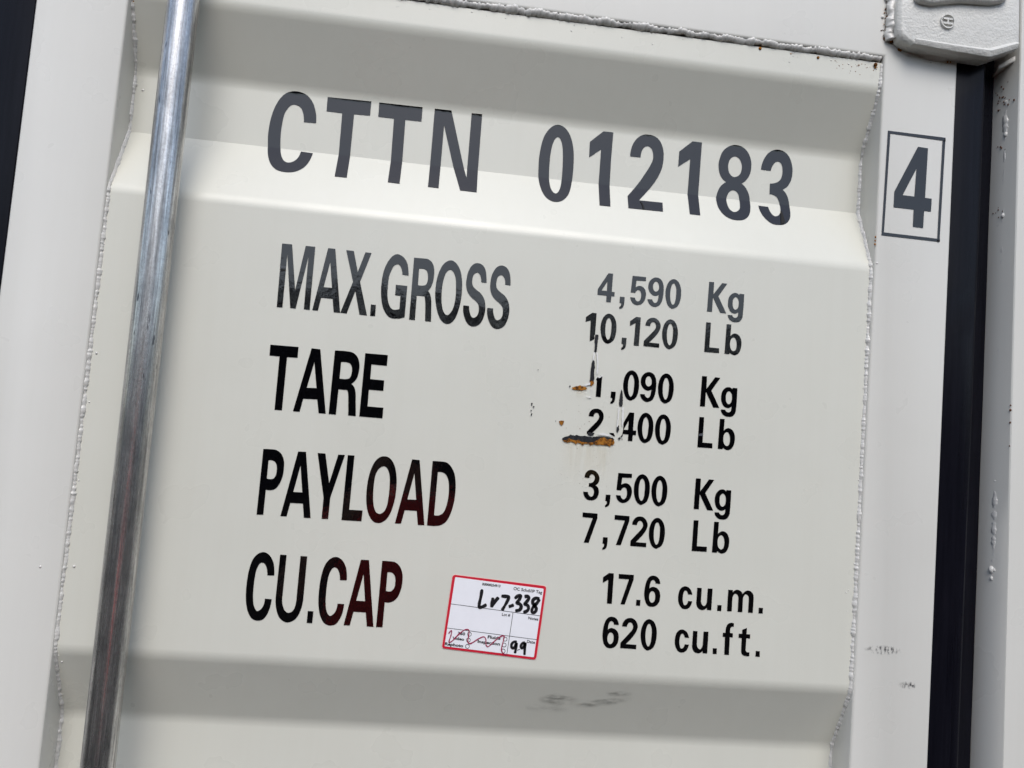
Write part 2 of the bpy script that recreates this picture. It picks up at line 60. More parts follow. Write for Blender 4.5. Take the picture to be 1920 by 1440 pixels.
'4590': [['6047 4937 6108 4938 6107 4709 6145 4709 6145 4654 6107 4655 6104 4575 6045 4575 6045 4654 5928 4655 5928 4725', '6043 4833 6044 4714 5977 4713'], ['6216 4658 6275 4659 6276 4632 6276 4606 6275 4579 6274 4566 6272 4553 6268 4541 6264 4532 6259 4523 6251 4517 6241 4511 6230 4507 6218 4504 6216 4528 6224 4534 6230 4541 6234 4549 6236 4559 6236 4569 6234 4579 6215 4580'], ['6358 4937 6531 4937 6531 4888 6411 4883 6406 4794 6416 4803 6427 4810 6439 4815 6451 4818 6464 4818 6477 4817 6491 4811 6505 4804 6516 4794 6527 4780 6535 4764 6540 4747 6544 4730 6545 4713 6544 4695 6541 4677 6537 4659 6531 4641 6523 4625 6512 4610 6500 4597 6484 4586 6466 4579 6448 4575 6432 4574 6417 4577 6402 4582 6388 4590 6376 4601 6366 4614 6357 4630 6350 4647 6347 4665 6408 4663 6409 4654 6412 4645 6417 4638 6424 4630 6432 4623 6441 4620 6450 4621 6459 4625 6467 4631 6474 4642 6479 4654 6482 4667 6484 4682 6484 4697 6482 4712 6480 4726 6476 4739 6470 4752 6463 4758 6455 4763 6446 4765 6438 4764 6430 4760 6424 4755 6416 4746 6410 4735 6406 4724 6348 4727'], ['6666 4946 6686 4944 6704 4938 6721 4928 6735 4912 6747 4894 6755 4874 6762 4853 6765 4830 6767 4808 6768 4780 6768 4752 6765 4724 6763 4699 6758 4673 6752 4648 6744 4629 6734 4611 6721 4596 6705 4584 6688 4576 6669 4572 6653 4572 6637 4576 6622 4582 6608 4592 6596 4603 6586 4617 6578 4631 6571 4646 6567 4662 6628 4664 6631 4654 6636 4645 6642 4637 6648 4630 6656 4624 6665 4622 6675 4624 6684 4630 6691 4638 6697 4651 6701 4666 6703 4681 6706 4697 6707 4714 6708 4730 6702 4726 6696 4722 6689 4719 6681 4716 6672 4713 6663 4712 6648 4714 6633 4718 6620 4725 6606 4737 6593 4751 6583 4767 6575 4783 6569 4800 6567 4818 6566 4839 6569 4859 6575 4879 6585 4898 6598 4914 6614 4928 6630 4938 6648 4944', '6663 4896 6676 4892 6686 4883 6694 4872 6700 4860 6704 4846 6706 4832 6706 4817 6705 4803 6700 4790 6692 4779 6682 4770 6669 4766 6658 4768 6647 4774 6639 4784 6633 4796 6629 4810 6627 4824 6627 4838 6629 4853 6633 4866 6641 4879 6651 4890'], ['6890 4948 6910 4945 6928 4936 6944 4924 6958 4907 6970 4887 6978 4866 6986 4842 6991 4817 6993 4792 6995 4759 6994 4726 6990 4694 6984 4667 6976 4640 6964 4616 6952 4602 6937 4591 6921 4581 6910 4576 6898 4572 6887 4572 6869 4579 6852 4590 6839 4603 6825 4623 6815 4645 6808 4668 6800 4695 6795 4722 6793 4750 6792 4780 6794 4811 6800 4841 6808 4869 6820 4896 6836 4920 6852 4934 6870 4944', '6890 4894 6902 4890 6910 4878 6917 4864 6924 4846 6928 4828 6930 4809 6931 4783 6931 4758 6930 4733 6929 4710 6927 4687 6923 4664 6918 4647 6911 4631 6899 4621 6889 4623 6881 4633 6874 4645 6867 4661 6863 4678 6859 4696 6856 4723 6854 4751 6854 4778 6855 4804 6858 4830 6864 4855 6869 4871 6877 4886']],
'Kg1': [['7348 4960 7412 4961 7413 4805 7517 4959 7585 4958 7478 4787 7594 4579 7516 4579 7409 4768 7409 4581 7343 4581'], ['7752 4847 7814 4846 7816 4755 7815 4664 7812 4573 7811 4556 7807 4540 7801 4524 7792 4510 7782 4498 7770 4489 7757 4483 7743 4480 7729 4479 7712 4478 7695 4479 7679 4482 7663 4490 7648 4500 7636 4512 7626 4527 7619 4545 7614 4562 7674 4563 7677 4554 7681 4547 7688 4541 7698 4536 7710 4533 7721 4534 7731 4538 7739 4546 7745 4555 7749 4564 7750 4574 7751 4584 7752 4592 7751 4601 7750 4609 7744 4603 7737 4598 7730 4594 7721 4590 7711 4587 7701 4587 7685 4590 7669 4594 7655 4603 7640 4619 7628 4639 7618 4660 7612 4680 7609 4702 7609 4723 7609 4746 7612 4768 7618 4789 7628 4807 7641 4823 7657 4837 7669 4844 7683 4849 7697 4851 7709 4851 7720 4849 7731 4845 7738 4840 7743 4833 7747 4826', '7711 4800 7722 4795 7732 4787 7739 4777 7745 4764 7748 4751 7750 4737 7751 4715 7750 4693 7746 4672 7739 4657 7728 4645 7715 4637 7703 4638 7693 4645 7685 4654 7678 4667 7674 4682 7672 4697 7670 4716 7670 4735 7672 4754 7674 4764 7679 4774 7685 4783 7692 4791 7701 4798']],
'10120': [['5881 4423 5936 4421 5936 4159 5925 4139 5933 4103 5907 4082 5874 4065 5868 4327 5804 4301 5805 4362'], ['6095 4432 6115 4429 6133 4420 6149 4408 6163 4391 6175 4371 6184 4350 6191 4326 6196 4301 6198 4276 6200 4243 6199 4210 6195 4178 6190 4151 6182 4124 6170 4100 6157 4086 6142 4075 6126 4065 6115 4060 6103 4056 6092 4056 6074 4063 6058 4074 6044 4087 6031 4107 6021 4129 6013 4152 6006 4179 6001 4206 5998 4234 5997 4264 5999 4295 6005 4325 6013 4353 6025 4380 6042 4404 6057 4418 6075 4428', '6095 4378 6107 4374 6116 4362 6122 4348 6129 4330 6133 4312 6135 4293 6136 4268 6136 4242 6135 4217 6134 4194 6132 4171 6128 4148 6123 4131 6116 4115 6104 4105 6094 4107 6086 4117 6079 4129 6072 4145 6068 4162 6064 4180 6061 4207 6059 4235 6059 4262 6060 4288 6063 4314 6069 4339 6074 4355 6082 4370'], ['6277 4148 6336 4149 6336 4122 6336 4096 6335 4069 6334 4056 6332 4043 6329 4031 6325 4022 6319 4013 6312 4007 6302 4001 6290 3997 6279 3994 6277 4018 6284 4024 6290 4031 6294 4039 6297 4048 6296 4059 6294 4069 6275 4070'], ['6438 4424 6499 4422 6497 4064 6432 4063 6437 4347 6367 4303 6366 4364'], ['6625 4325 6564 4327 6564 4343 6567 4359 6572 4375 6580 4390 6591 4404 6604 4415 6617 4424 6632 4430 6648 4433 6665 4434 6682 4432 6698 4427 6713 4417 6727 4405 6739 4391 6748 4375 6755 4358 6759 4340 6759 4325 6757 4310 6753 4295 6745 4276 6736 4257 6726 4240 6712 4219 6697 4199 6681 4179 6662 4158 6644 4138 6624 4118 6757 4117 6757 4065 6557 4067 6557 4132 6575 4153 6593 4174 6611 4195 6628 4214 6644 4233 6660 4252 6673 4268 6685 4283 6695 4300 6699 4311 6701 4323 6700 4335 6698 4346 6693 4357 6687 4367 6680 4373 6672 4378 6663 4380 6655 4379 6647 4375 6641 4370 6635 4363 6631 4355 6627 4346 6625 4340 6625 4332'], ['6882 4435 6902 4432 6920 4423 6936 4410 6950 4393 6962 4374 6970 4353 6978 4329 6983 4304 6985 4279 6987 4246 6986 4213 6982 4180 6977 4153 6968 4127 6956 4102 6944 4088 6929 4077 6913 4068 6902 4062 6890 4058 6879 4058 6861 4066 6844 4076 6831 4090 6818 4110 6808 4132 6800 4155 6792 4181 6787 4209 6785 4236 6784 4267 6786 4297 6792 4328 6800 4356 6812 4383 6829 4407 6844 4421 6862 4431', '6882 4380 6894 4376 6902 4364 6909 4351 6916 4333 6920 4314 6922 4295 6923 4270 6923 4245 6922 4220 6921 4196 6919 4173 6915 4151 6910 4134 6903 4118 6891 4107 6881 4109 6873 4119 6866 4131 6859 4147 6855 4165 6851 4182 6848 4210 6846 4237 6846 4265 6847 4291 6850 4316 6856 4342 6861 4358 6869 4372']],
'Lb1': [['7342 4442 7404 4443 7403 4128 7531 4127 7532 4067 7340 4065'], ['7610 4443 7671 4443 7667 4298 7676 4308 7686 4317 7697 4325 7707 4330 7718 4334 7730 4334 7746 4331 7762 4325 7776 4316 7789 4302 7800 4285 7808 4267 7814 4249 7817 4230 7818 4211 7817 4184 7814 4157 7808 4130 7801 4112 7791 4094 7778 4079 7765 4070 7750 4063 7734 4059 7721 4060 7709 4063 7697 4068 7687 4073 7679 4078 7671 4085 7665 4065 7604 4066', '7710 4284 7721 4281 7730 4273 7738 4264 7745 4251 7750 4236 7753 4221 7755 4203 7756 4184 7755 4165 7753 4151 7749 4137 7743 4124 7735 4116 7725 4110 7715 4108 7703 4112 7692 4121 7684 4131 7677 4145 7672 4161 7669 4178 7668 4198 7669 4218 7671 4238 7674 4248 7678 4258 7684 4267 7691 4275 7700 4282']],
'1090': [['5989 3602 6001 3622 6029 3637 6039 3649 6063 3648 6062 3385 6000 3386 6000 3581'], ['6188 3466 6247 3467 6248 3441 6247 3414 6246 3387 6245 3374 6243 3362 6240 3349 6236 3340 6230 3332 6223 3325 6213 3319 6201 3315 6190 3313 6188 3337 6195 3342 6201 3349 6205 3357 6208 3367 6208 3377 6205 3387 6186 3389'], ['6432 3751 6452 3748 6470 3739 6486 3726 6500 3709 6512 3690 6520 3669 6528 3645 6533 3620 6535 3595 6537 3562 6536 3529 6532 3496 6527 3469 6519 3443 6506 3418 6494 3404 6479 3393 6463 3384 6452 3378 6440 3374 6429 3375 6411 3382 6394 3393 6381 3406 6368 3426 6358 3448 6350 3471 6342 3498 6337 3525 6335 3552 6334 3583 6336 3614 6342 3644 6350 3672 6362 3699 6379 3723 6394 3737 6412 3747', '6432 3697 6444 3693 6452 3680 6459 3667 6466 3649 6470 3630 6472 3611 6473 3586 6473 3561 6472 3536 6471 3513 6469 3490 6465 3467 6460 3450 6453 3434 6441 3423 6431 3425 6423 3436 6416 3447 6409 3464 6405 3481 6401 3499 6398 3526 6396 3553 6396 3581 6397 3607 6400 3633 6406 3658 6411 3674 6419 3689'], ['6653 3750 6673 3748 6691 3741 6708 3731 6722 3716 6733 3697 6742 3678 6748 3656 6752 3634 6754 3611 6755 3583 6754 3556 6752 3528 6749 3502 6745 3476 6738 3451 6731 3432 6721 3414 6708 3399 6692 3388 6674 3380 6656 3375 6640 3375 6624 3379 6609 3386 6595 3395 6583 3407 6573 3420 6564 3434 6558 3449 6554 3466 6615 3468 6618 3458 6622 3449 6628 3440 6635 3433 6643 3428 6652 3425 6662 3428 6671 3434 6678 3441 6684 3455 6688 3469 6690 3484 6693 3500 6694 3517 6695 3533 6689 3529 6683 3526 6676 3523 6668 3519 6659 3516 6650 3516 6635 3518 6620 3522 6607 3529 6593 3541 6580 3555 6570 3570 6562 3586 6556 3604 6553 3621 6553 3642 6556 3663 6562 3683 6572 3701 6585 3718 6601 3732 6617 3741 6635 3748', '6650 3699 6662 3696 6673 3687 6681 3676 6687 3663 6691 3649 6693 3635 6693 3621 6692 3606 6687 3593 6679 3582 6668 3573 6656 3569 6645 3571 6634 3578 6626 3587 6619 3599 6616 3613 6614 3627 6614 3642 6616 3656 6620 3669 6628 3682 6638 3693'], ['6875 3751 6895 3748 6913 3739 6929 3727 6943 3710 6955 3690 6963 3669 6971 3645 6976 3620 6978 3595 6980 3562 6979 3529 6975 3497 6970 3470 6962 3443 6950 3419 6937 3405 6922 3394 6906 3384 6895 3379 6883 3375 6872 3375 6854 3382 6838 3393 6824 3406 6811 3426 6801 3448 6793 3471 6785 3498 6781 3525 6778 3553 6777 3583 6779 3614 6785 3644 6793 3672 6805 3699 6822 3723 6837 3737 6855 3747', '6875 3697 6887 3693 6896 3681 6902 3667 6909 3649 6913 3631 6915 3612 6916 3587 6916 3561 6915 3536 6914 3513 6912 3490 6908 3467 6903 3450 6896 3434 6884 3424 6874 3426 6866 3436 6859 3448 6852 3464 6848 3481 6844 3499 6841 3526 6839 3554 6839 3581 6840 3607 6843 3633 6849 3658 6854 3674 6862 3689']],
'Kg2': [['7333 3759 7397 3760 7399 3604 7502 3758 7570 3757 7464 3586 7580 3378 7502 3377 7395 3567 7394 3380 7329 3379'], ['7737 3645 7800 3645 7801 3554 7801 3463 7798 3372 7796 3355 7793 3338 7786 3322 7778 3309 7768 3297 7755 3287 7742 3281 7729 3279 7714 3277 7698 3277 7681 3277 7665 3281 7648 3288 7634 3298 7621 3311 7611 3326 7604 3343 7600 3361 7660 3361 7662 3353 7667 3345 7673 3340 7684 3335 7695 3332 7707 3332 7716 3337 7724 3344 7730 3353 7734 3362 7736 3372 7737 3382 7737 3391 7737 3399 7735 3408 7730 3402 7723 3396 7716 3392 7706 3388 7697 3386 7687 3385 7670 3388 7654 3393 7641 3401 7625 3418 7613 3437 7604 3458 7598 3479 7595 3500 7594 3522 7595 3544 7598 3566 7604 3587 7614 3605 7627 3622 7642 3636 7655 3643 7669 3647 7683 3649 7695 3649 7706 3647 7717 3643 7723 3638 7729 3632 7733 3624', '7696 3598 7708 3594 7717 3585 7725 3575 7731 3563 7734 3549 7736 3536 7737 3514 7736 3492 7731 3470 7725 3456 7714 3443 7701 3435 7689 3436 7679 3443 7670 3452 7664 3466 7660 3480 7658 3496 7656 3514 7656 3533 7658 3552 7660 3563 7665 3573 7671 3582 7678 3590 7687 3596']],
'2400': [['5991 3137 5929 3140 5930 3155 5933 3171 5938 3185 5945 3199 5955 3212 5967 3223 5981 3231 5997 3236 6013 3238 6032 3239 6051 3237 6069 3231 6083 3223 6094 3212 6103 3199 6111 3185 6116 3169 6118 3154 6119 3139 6117 3124 6114 3110 6107 3092 6099 3075 6090 3058 6076 3038 6062 3018 6047 3000 6025 2975 6003 2952 5981 2928 5970 2912 5946 2912 5923 2924 5920 2947 5944 2976 5968 3005 5993 3034 6007 3051 6022 3067 6036 3084 6045 3097 6053 3111 6059 3125 6061 3134 6061 3143 6059 3153 6056 3163 6051 3174 6045 3183 6039 3186 6032 3188 6025 3189 6018 3187 6011 3184 6006 3179 6001 3173 5998 3166 5995 3159 5993 3152 5992 3144'], ['6202 2956 6257 2956 6263 2943 6279 2916 6254 2919 6218 2936'], ['6438 3228 6499 3228 6499 3009 6539 3008 6539 2952 6500 2952 6499 2874 6441 2874 6443 2954 6366 2954 6374 3011 6373 3096', '6435 3125 6435 3009 6379 3009'], ['6649 3241 6669 3237 6687 3228 6703 3216 6718 3199 6729 3179 6738 3159 6745 3135 6750 3110 6753 3084 6754 3052 6753 3019 6749 2986 6744 2959 6736 2932 6724 2908 6712 2894 6697 2883 6680 2873 6669 2868 6658 2864 6646 2864 6628 2871 6612 2882 6598 2896 6585 2916 6575 2938 6567 2960 6560 2987 6555 3014 6552 3042 6552 3073 6554 3103 6559 3133 6568 3161 6580 3188 6596 3213 6611 3227 6630 3237', '6649 3186 6661 3182 6670 3170 6677 3156 6683 3139 6687 3120 6690 3101 6691 3076 6690 3050 6689 3025 6688 3002 6687 2979 6682 2957 6678 2940 6671 2923 6658 2913 6648 2915 6640 2925 6634 2937 6627 2953 6622 2970 6619 2988 6615 3015 6613 3043 6613 3071 6615 3096 6618 3122 6623 3147 6629 3163 6637 3178'], ['6873 3239 6892 3236 6911 3227 6927 3214 6941 3197 6952 3178 6961 3157 6969 3133 6974 3108 6976 3083 6977 3050 6976 3017 6973 2984 6967 2957 6959 2931 6947 2906 6935 2892 6920 2881 6904 2872 6893 2866 6881 2862 6870 2863 6852 2870 6835 2880 6822 2894 6808 2914 6798 2936 6790 2959 6783 2986 6778 3013 6776 3040 6775 3071 6777 3102 6783 3132 6791 3160 6803 3187 6819 3211 6834 3225 6853 3235', '6873 3185 6884 3181 6893 3168 6900 3155 6906 3137 6910 3118 6913 3099 6914 3074 6914 3049 6913 3024 6912 3001 6910 2978 6906 2955 6901 2938 6894 2922 6882 2911 6872 2913 6863 2923 6857 2935 6850 2952 6845 2969 6842 2987 6839 3014 6837 3041 6837 3069 6838 3095 6841 3120 6847 3146 6852 3162 6860 3177']],
'Lb2': [['7332 3244 7393 3245 7392 2929 7520 2929 7522 2868 7329 2866'], ['7598 3244 7659 3244 7656 3099 7664 3109 7674 3118 7685 3126 7696 3131 7707 3135 7718 3135 7734 3132 7750 3126 7764 3117 7778 3103 7788 3086 7796 3068 7802 3050 7805 3031 7806 3012 7806 2985 7803 2958 7796 2931 7789 2913 7779 2895 7767 2880 7753 2871 7738 2864 7722 2860 7710 2861 7697 2864 7685 2869 7675 2874 7667 2879 7659 2887 7654 2866 7592 2867', '7698 3085 7709 3082 7718 3074 7726 3065 7733 3052 7738 3037 7741 3022 7744 3004 7744 2985 7743 2966 7741 2952 7737 2938 7731 2925 7723 2917 7713 2911 7703 2909 7691 2913 7681 2922 7673 2932 7665 2946 7660 2962 7657 2979 7656 2999 7657 3019 7659 3039 7662 3049 7666 3059 7672 3068 7680 3076 7688 3083']],
'3500': [['5992 2383 5934 2386 5934 2403 5937 2419 5942 2435 5950 2449 5959 2461 5971 2472 5981 2478 5993 2482 6005 2484 6023 2484 6041 2481 6057 2476 6073 2467 6087 2456 6099 2443 6109 2428 6116 2411 6121 2394 6122 2380 6121 2366 6118 2352 6113 2340 6107 2329 6100 2320 6093 2313 6085 2307 6076 2302 6088 2296 6098 2288 6107 2278 6115 2265 6120 2251 6124 2237 6125 2220 6125 2203 6122 2186 6116 2169 6108 2153 6098 2139 6087 2130 6074 2123 6060 2118 6047 2115 6034 2114 6021 2114 6007 2115 5994 2117 5981 2123 5968 2133 5956 2145 5947 2159 5939 2176 5933 2194 5929 2213 5989 2213 5991 2202 5994 2191 6000 2182 6008 2172 6018 2163 6030 2158 6038 2159 6046 2164 6052 2170 6058 2181 6062 2193 6064 2205 6064 2218 6062 2231 6059 2243 6053 2253 6046 2262 6037 2269 6023 2275 6008 2278 5993 2279 5994 2323 6007 2323 6020 2325 6033 2330 6041 2337 6049 2345 6054 2355 6059 2365 6061 2375 6062 2386 6062 2397 6059 2407 6054 2416 6046 2424 6036 2429 6025 2431 6017 2430 6010 2426 6005 2420 5998 2409 5994 2396'], ['6214 2197 6273 2198 6273 2171 6273 2145 6272 2118 6271 2105 6269 2092 6266 2080 6262 2071 6256 2062 6249 2056 6238 2050 6227 2046 6215 2043 6214 2067 6221 2073 6227 2080 6231 2088 6233 2098 6233 2108 6231 2118 6212 2120'], ['6351 2473 6524 2474 6524 2424 6404 2419 6399 2331 6409 2339 6420 2346 6432 2351 6444 2354 6457 2355 6470 2353 6484 2348 6498 2340 6509 2330 6520 2316 6528 2301 6533 2284 6537 2267 6538 2249 6537 2231 6534 2213 6530 2195 6524 2178 6516 2161 6505 2146 6493 2133 6477 2123 6459 2115 6441 2111 6425 2110 6410 2113 6395 2118 6381 2127 6369 2138 6359 2150 6350 2166 6344 2183 6340 2201 6401 2199 6402 2190 6405 2182 6410 2174 6417 2166 6425 2160 6434 2156 6444 2157 6453 2161 6460 2168 6467 2178 6472 2190 6475 2203 6477 2218 6477 2233 6476 2248 6473 2262 6469 2276 6463 2288 6457 2295 6448 2299 6439 2301 6431 2300 6424 2296 6417 2291 6409 2282 6403 2272 6399 2261 6342 2263'], ['6657 2480 6676 2477 6695 2468 6711 2455 6725 2438 6736 2419 6745 2398 6753 2374 6757 2349 6760 2324 6761 2291 6760 2258 6757 2225 6751 2198 6743 2172 6731 2147 6719 2133 6704 2122 6687 2113 6677 2107 6665 2103 6654 2103 6636 2111 6619 2121 6606 2135 6592 2155 6582 2177 6574 2200 6567 2226 6562 2254 6560 2281 6559 2312 6561 2342 6566 2373 6575 2401 6587 2428 6603 2452 6618 2466 6637 2476', '6657 2425 6668 2421 6677 2409 6684 2396 6690 2378 6694 2359 6697 2340 6698 2315 6698 2290 6696 2264 6696 2241 6694 2218 6690 2196 6685 2179 6678 2163 6666 2152 6656 2154 6647 2164 6641 2176 6634 2192 6629 2210 6626 2227 6623 2255 6621 2282 6621 2310 6622 2336 6625 2361 6631 2386 6636 2403 6644 2417'], ['6879 2478 6899 2474 6917 2465 6933 2453 6948 2436 6959 2416 6968 2395 6975 2371 6980 2347 6983 2321 6984 2288 6983 2255 6980 2223 6974 2196 6966 2169 6954 2145 6942 2131 6927 2120 6910 2110 6899 2105 6888 2101 6876 2101 6858 2108 6842 2119 6828 2133 6815 2152 6805 2174 6797 2197 6790 2224 6785 2251 6782 2279 6782 2309 6784 2340 6789 2370 6798 2398 6810 2425 6826 2449 6841 2463 6860 2473', '6879 2423 6891 2419 6900 2407 6907 2393 6913 2375 6917 2357 6920 2338 6921 2313 6920 2287 6919 2262 6918 2239 6917 2216 6912 2193 6908 2176 6901 2160 6888 2150 6878 2152 6870 2162 6864 2174 6857 2190 6852 2207 6849 2225 6845 2252 6843 2280 6843 2308 6845 2333 6848 2359 6854 2384 6859 2400 6867 2415']],
'Kg3': [['7336 2480 7400 2480 7402 2324 7505 2479 7573 2477 7467 2307 7583 2098 7505 2098 7398 2288 7398 2101 7332 2100'], ['7737 2364 7800 2363 7801 2272 7801 2181 7798 2090 7797 2073 7793 2057 7786 2041 7778 2027 7768 2015 7755 2006 7743 2000 7729 1997 7715 1996 7698 1995 7681 1996 7665 1999 7649 2007 7634 2017 7622 2029 7612 2044 7604 2062 7600 2079 7660 2080 7662 2071 7667 2064 7673 2058 7684 2053 7695 2050 7707 2051 7716 2055 7724 2063 7731 2072 7734 2081 7736 2091 7737 2101 7737 2109 7737 2118 7735 2126 7730 2120 7723 2115 7716 2111 7706 2107 7697 2104 7687 2104 7671 2106 7655 2111 7641 2120 7625 2136 7613 2156 7604 2177 7598 2197 7595 2219 7594 2240 7595 2263 7598 2285 7604 2306 7614 2324 7627 2340 7643 2354 7655 2361 7669 2366 7683 2368 7695 2368 7706 2366 7717 2361 7724 2357 7729 2350 7733 2343', '7696 2317 7708 2312 7717 2304 7725 2293 7731 2281 7734 2268 7736 2254 7737 2232 7736 2210 7732 2189 7725 2174 7714 2162 7701 2154 7689 2155 7679 2162 7671 2171 7664 2184 7660 2199 7658 2214 7656 2233 7656 2252 7658 2271 7660 2281 7665 2291 7671 2300 7678 2308 7687 2315']],
'7720': [['5942 1961 6128 1959 6131 1903 6043 1598 5982 1599 6072 1901 5944 1904'], ['6217 1679 6275 1680 6276 1654 6276 1627 6275 1600 6274 1587 6272 1574 6269 1562 6265 1553 6259 1545 6252 1538 6241 1532 6230 1528 6218 1526 6217 1549 6224 1555 6230 1562 6234 1570 6236 1580 6236 1590 6234 1600 6215 1602'], ['6343 1958 6529 1956 6531 1900 6444 1595 6383 1596 6473 1898 6345 1901'], ['6629 1854 6569 1855 6569 1872 6571 1888 6577 1903 6585 1918 6595 1932 6608 1944 6622 1952 6637 1958 6652 1961 6670 1962 6687 1960 6702 1955 6718 1945 6732 1933 6743 1919 6752 1903 6759 1886 6763 1868 6764 1853 6761 1838 6757 1823 6750 1804 6741 1786 6731 1768 6716 1747 6701 1727 6685 1708 6667 1686 6648 1666 6629 1646 6762 1645 6762 1593 6562 1595 6562 1660 6580 1681 6598 1702 6616 1724 6632 1742 6649 1761 6665 1780 6678 1796 6690 1812 6700 1829 6704 1840 6705 1851 6705 1863 6702 1875 6698 1886 6691 1895 6685 1902 6677 1906 6668 1908 6660 1907 6652 1904 6645 1899 6640 1891 6635 1883 6632 1875 6630 1868 6629 1861'], ['6883 1960 6903 1957 6921 1948 6937 1935 6951 1918 6963 1899 6971 1878 6979 1854 6984 1829 6986 1804 6988 1771 6987 1738 6983 1705 6978 1678 6970 1652 6957 1627 6945 1613 6930 1602 6914 1593 6903 1587 6891 1583 6880 1583 6862 1591 6846 1601 6832 1615 6819 1635 6809 1657 6801 1680 6793 1706 6788 1734 6786 1761 6785 1792 6787 1822 6793 1853 6801 1881 6813 1908 6830 1932 6845 1946 6863 1956', '6883 1905 6895 1901 6904 1889 6910 1876 6917 1858 6921 1839 6923 1820 6924 1795 6924 1770 6923 1745 6922 1722 6920 1699 6916 1676 6911 1659 6904 1643 6892 1632 6882 1634 6874 1644 6867 1656 6860 1673 6856 1690 6852 1707 6849 1735 6847 1762 6847 1790 6848 1816 6851 1841 6857 1867 6862 1883 6870 1898']],
'Lb3': [['7342 1963 7404 1964 7403 1648 7531 1648 7532 1587 7340 1585'], ['7605 1962 7666 1962 7663 1817 7671 1827 7681 1836 7692 1843 7703 1849 7714 1852 7725 1853 7742 1850 7758 1844 7771 1835 7785 1820 7795 1803 7803 1785 7809 1768 7812 1749 7813 1730 7813 1703 7810 1676 7804 1649 7797 1630 7787 1613 7774 1598 7761 1588 7746 1582 7730 1578 7717 1578 7704 1582 7692 1587 7683 1591 7674 1597 7666 1604 7661 1584 7599 1585', '7705 1803 7716 1799 7726 1792 7733 1783 7741 1770 7745 1755 7748 1740 7751 1722 7751 1703 7750 1684 7748 1670 7744 1656 7738 1643 7730 1635 7721 1628 7710 1627 7698 1631 7688 1639 7680 1650 7672 1664 7667 1680 7665 1696 7663 1716 7664 1737 7666 1757 7669 1767 7673 1777 7680 1786 7687 1794 7695 1800']],
'176': [['6321 1252 6383 1251 6384 885 6322 885 6319 1170 6253 1128 6252 1197'], ['6445 1249 6633 1248 6634 1191 6544 885 6490 886 6575 1190 6446 1192'], ['6686 952 6737 951 6736 881 6684 882'], ['6971 1159 6910 1162 6910 1172 6907 1181 6902 1190 6894 1196 6885 1201 6875 1202 6866 1198 6859 1191 6854 1183 6848 1170 6845 1156 6842 1142 6841 1126 6840 1111 6840 1095 6846 1103 6854 1110 6863 1115 6873 1118 6885 1120 6896 1119 6913 1115 6929 1109 6943 1099 6957 1086 6967 1070 6974 1053 6979 1032 6981 1010 6980 988 6979 969 6975 949 6968 931 6957 915 6944 900 6928 889 6914 882 6899 879 6883 878 6867 878 6851 881 6836 887 6821 900 6809 916 6800 933 6790 958 6784 983 6779 1009 6777 1038 6778 1068 6780 1097 6783 1125 6788 1152 6795 1179 6803 1199 6812 1217 6825 1234 6837 1243 6851 1250 6866 1254 6881 1255 6897 1253 6912 1249 6927 1241 6941 1230 6952 1217 6962 1199 6968 1179', '6877 1067 6888 1065 6899 1058 6907 1049 6913 1036 6916 1023 6918 1009 6918 990 6917 970 6912 952 6904 940 6894 931 6881 926 6870 929 6860 938 6853 949 6847 962 6843 977 6842 992 6842 1010 6845 1028 6851 1045 6857 1055 6866 1063']],
'cum': [['7384 1053 7328 1056 7327 1066 7323 1076 7318 1085 7311 1093 7303 1099 7293 1100 7284 1094 7278 1085 7274 1075 7269 1060 7267 1045 7266 1030 7265 1013 7266 997 7267 981 7270 965 7275 949 7281 933 7285 927 7290 922 7297 920 7306 923 7315 928 7321 936 7328 948 7332 961 7334 974 7388 974 7385 956 7380 939 7373 922 7365 909 7357 896 7345 886 7333 879 7319 875 7304 874 7289 874 7274 877 7261 884 7246 897 7234 913 7224 930 7217 948 7211 967 7208 986 7206 1007 7206 1029 7208 1050 7212 1073 7218 1096 7229 1116 7242 1131 7259 1142 7277 1149 7293 1151 7309 1148 7324 1143 7338 1135 7350 1124 7360 1112 7371 1093 7379 1073'], ['7441 1143 7498 1141 7499 1003 7498 986 7501 970 7506 955 7514 942 7525 931 7538 924 7548 926 7556 933 7562 942 7569 957 7573 974 7573 991 7575 1141 7637 1143 7637 879 7579 880 7577 908 7570 899 7562 891 7553 884 7543 879 7531 875 7520 874 7505 876 7490 881 7477 888 7464 899 7454 912 7447 927 7442 942 7439 959 7440 975'], ['7711 948 7764 948 7764 876 7711 877'], ['7837 1142 7898 1140 7897 1112 7903 1122 7911 1131 7921 1138 7931 1143 7943 1147 7955 1148 7970 1146 7985 1141 7998 1134 8010 1124 8019 1112 8026 1099 8032 1111 8040 1122 8050 1132 8061 1139 8074 1145 8088 1148 8101 1147 8115 1144 8127 1138 8140 1129 8151 1119 8159 1107 8165 1092 8168 1075 8169 1059 8169 877 8108 878 8107 1039 8107 1053 8104 1066 8098 1079 8090 1089 8079 1097 8067 1100 8056 1096 8047 1086 8041 1076 8035 1062 8032 1048 8032 1034 8034 878 7974 878 7974 1039 7973 1053 7969 1067 7963 1079 7956 1088 7947 1095 7936 1098 7927 1096 7918 1091 7911 1084 7904 1071 7899 1057 7897 1043 7897 880 7837 880'], ['8242 946 8296 945 8296 876 8242 877']],
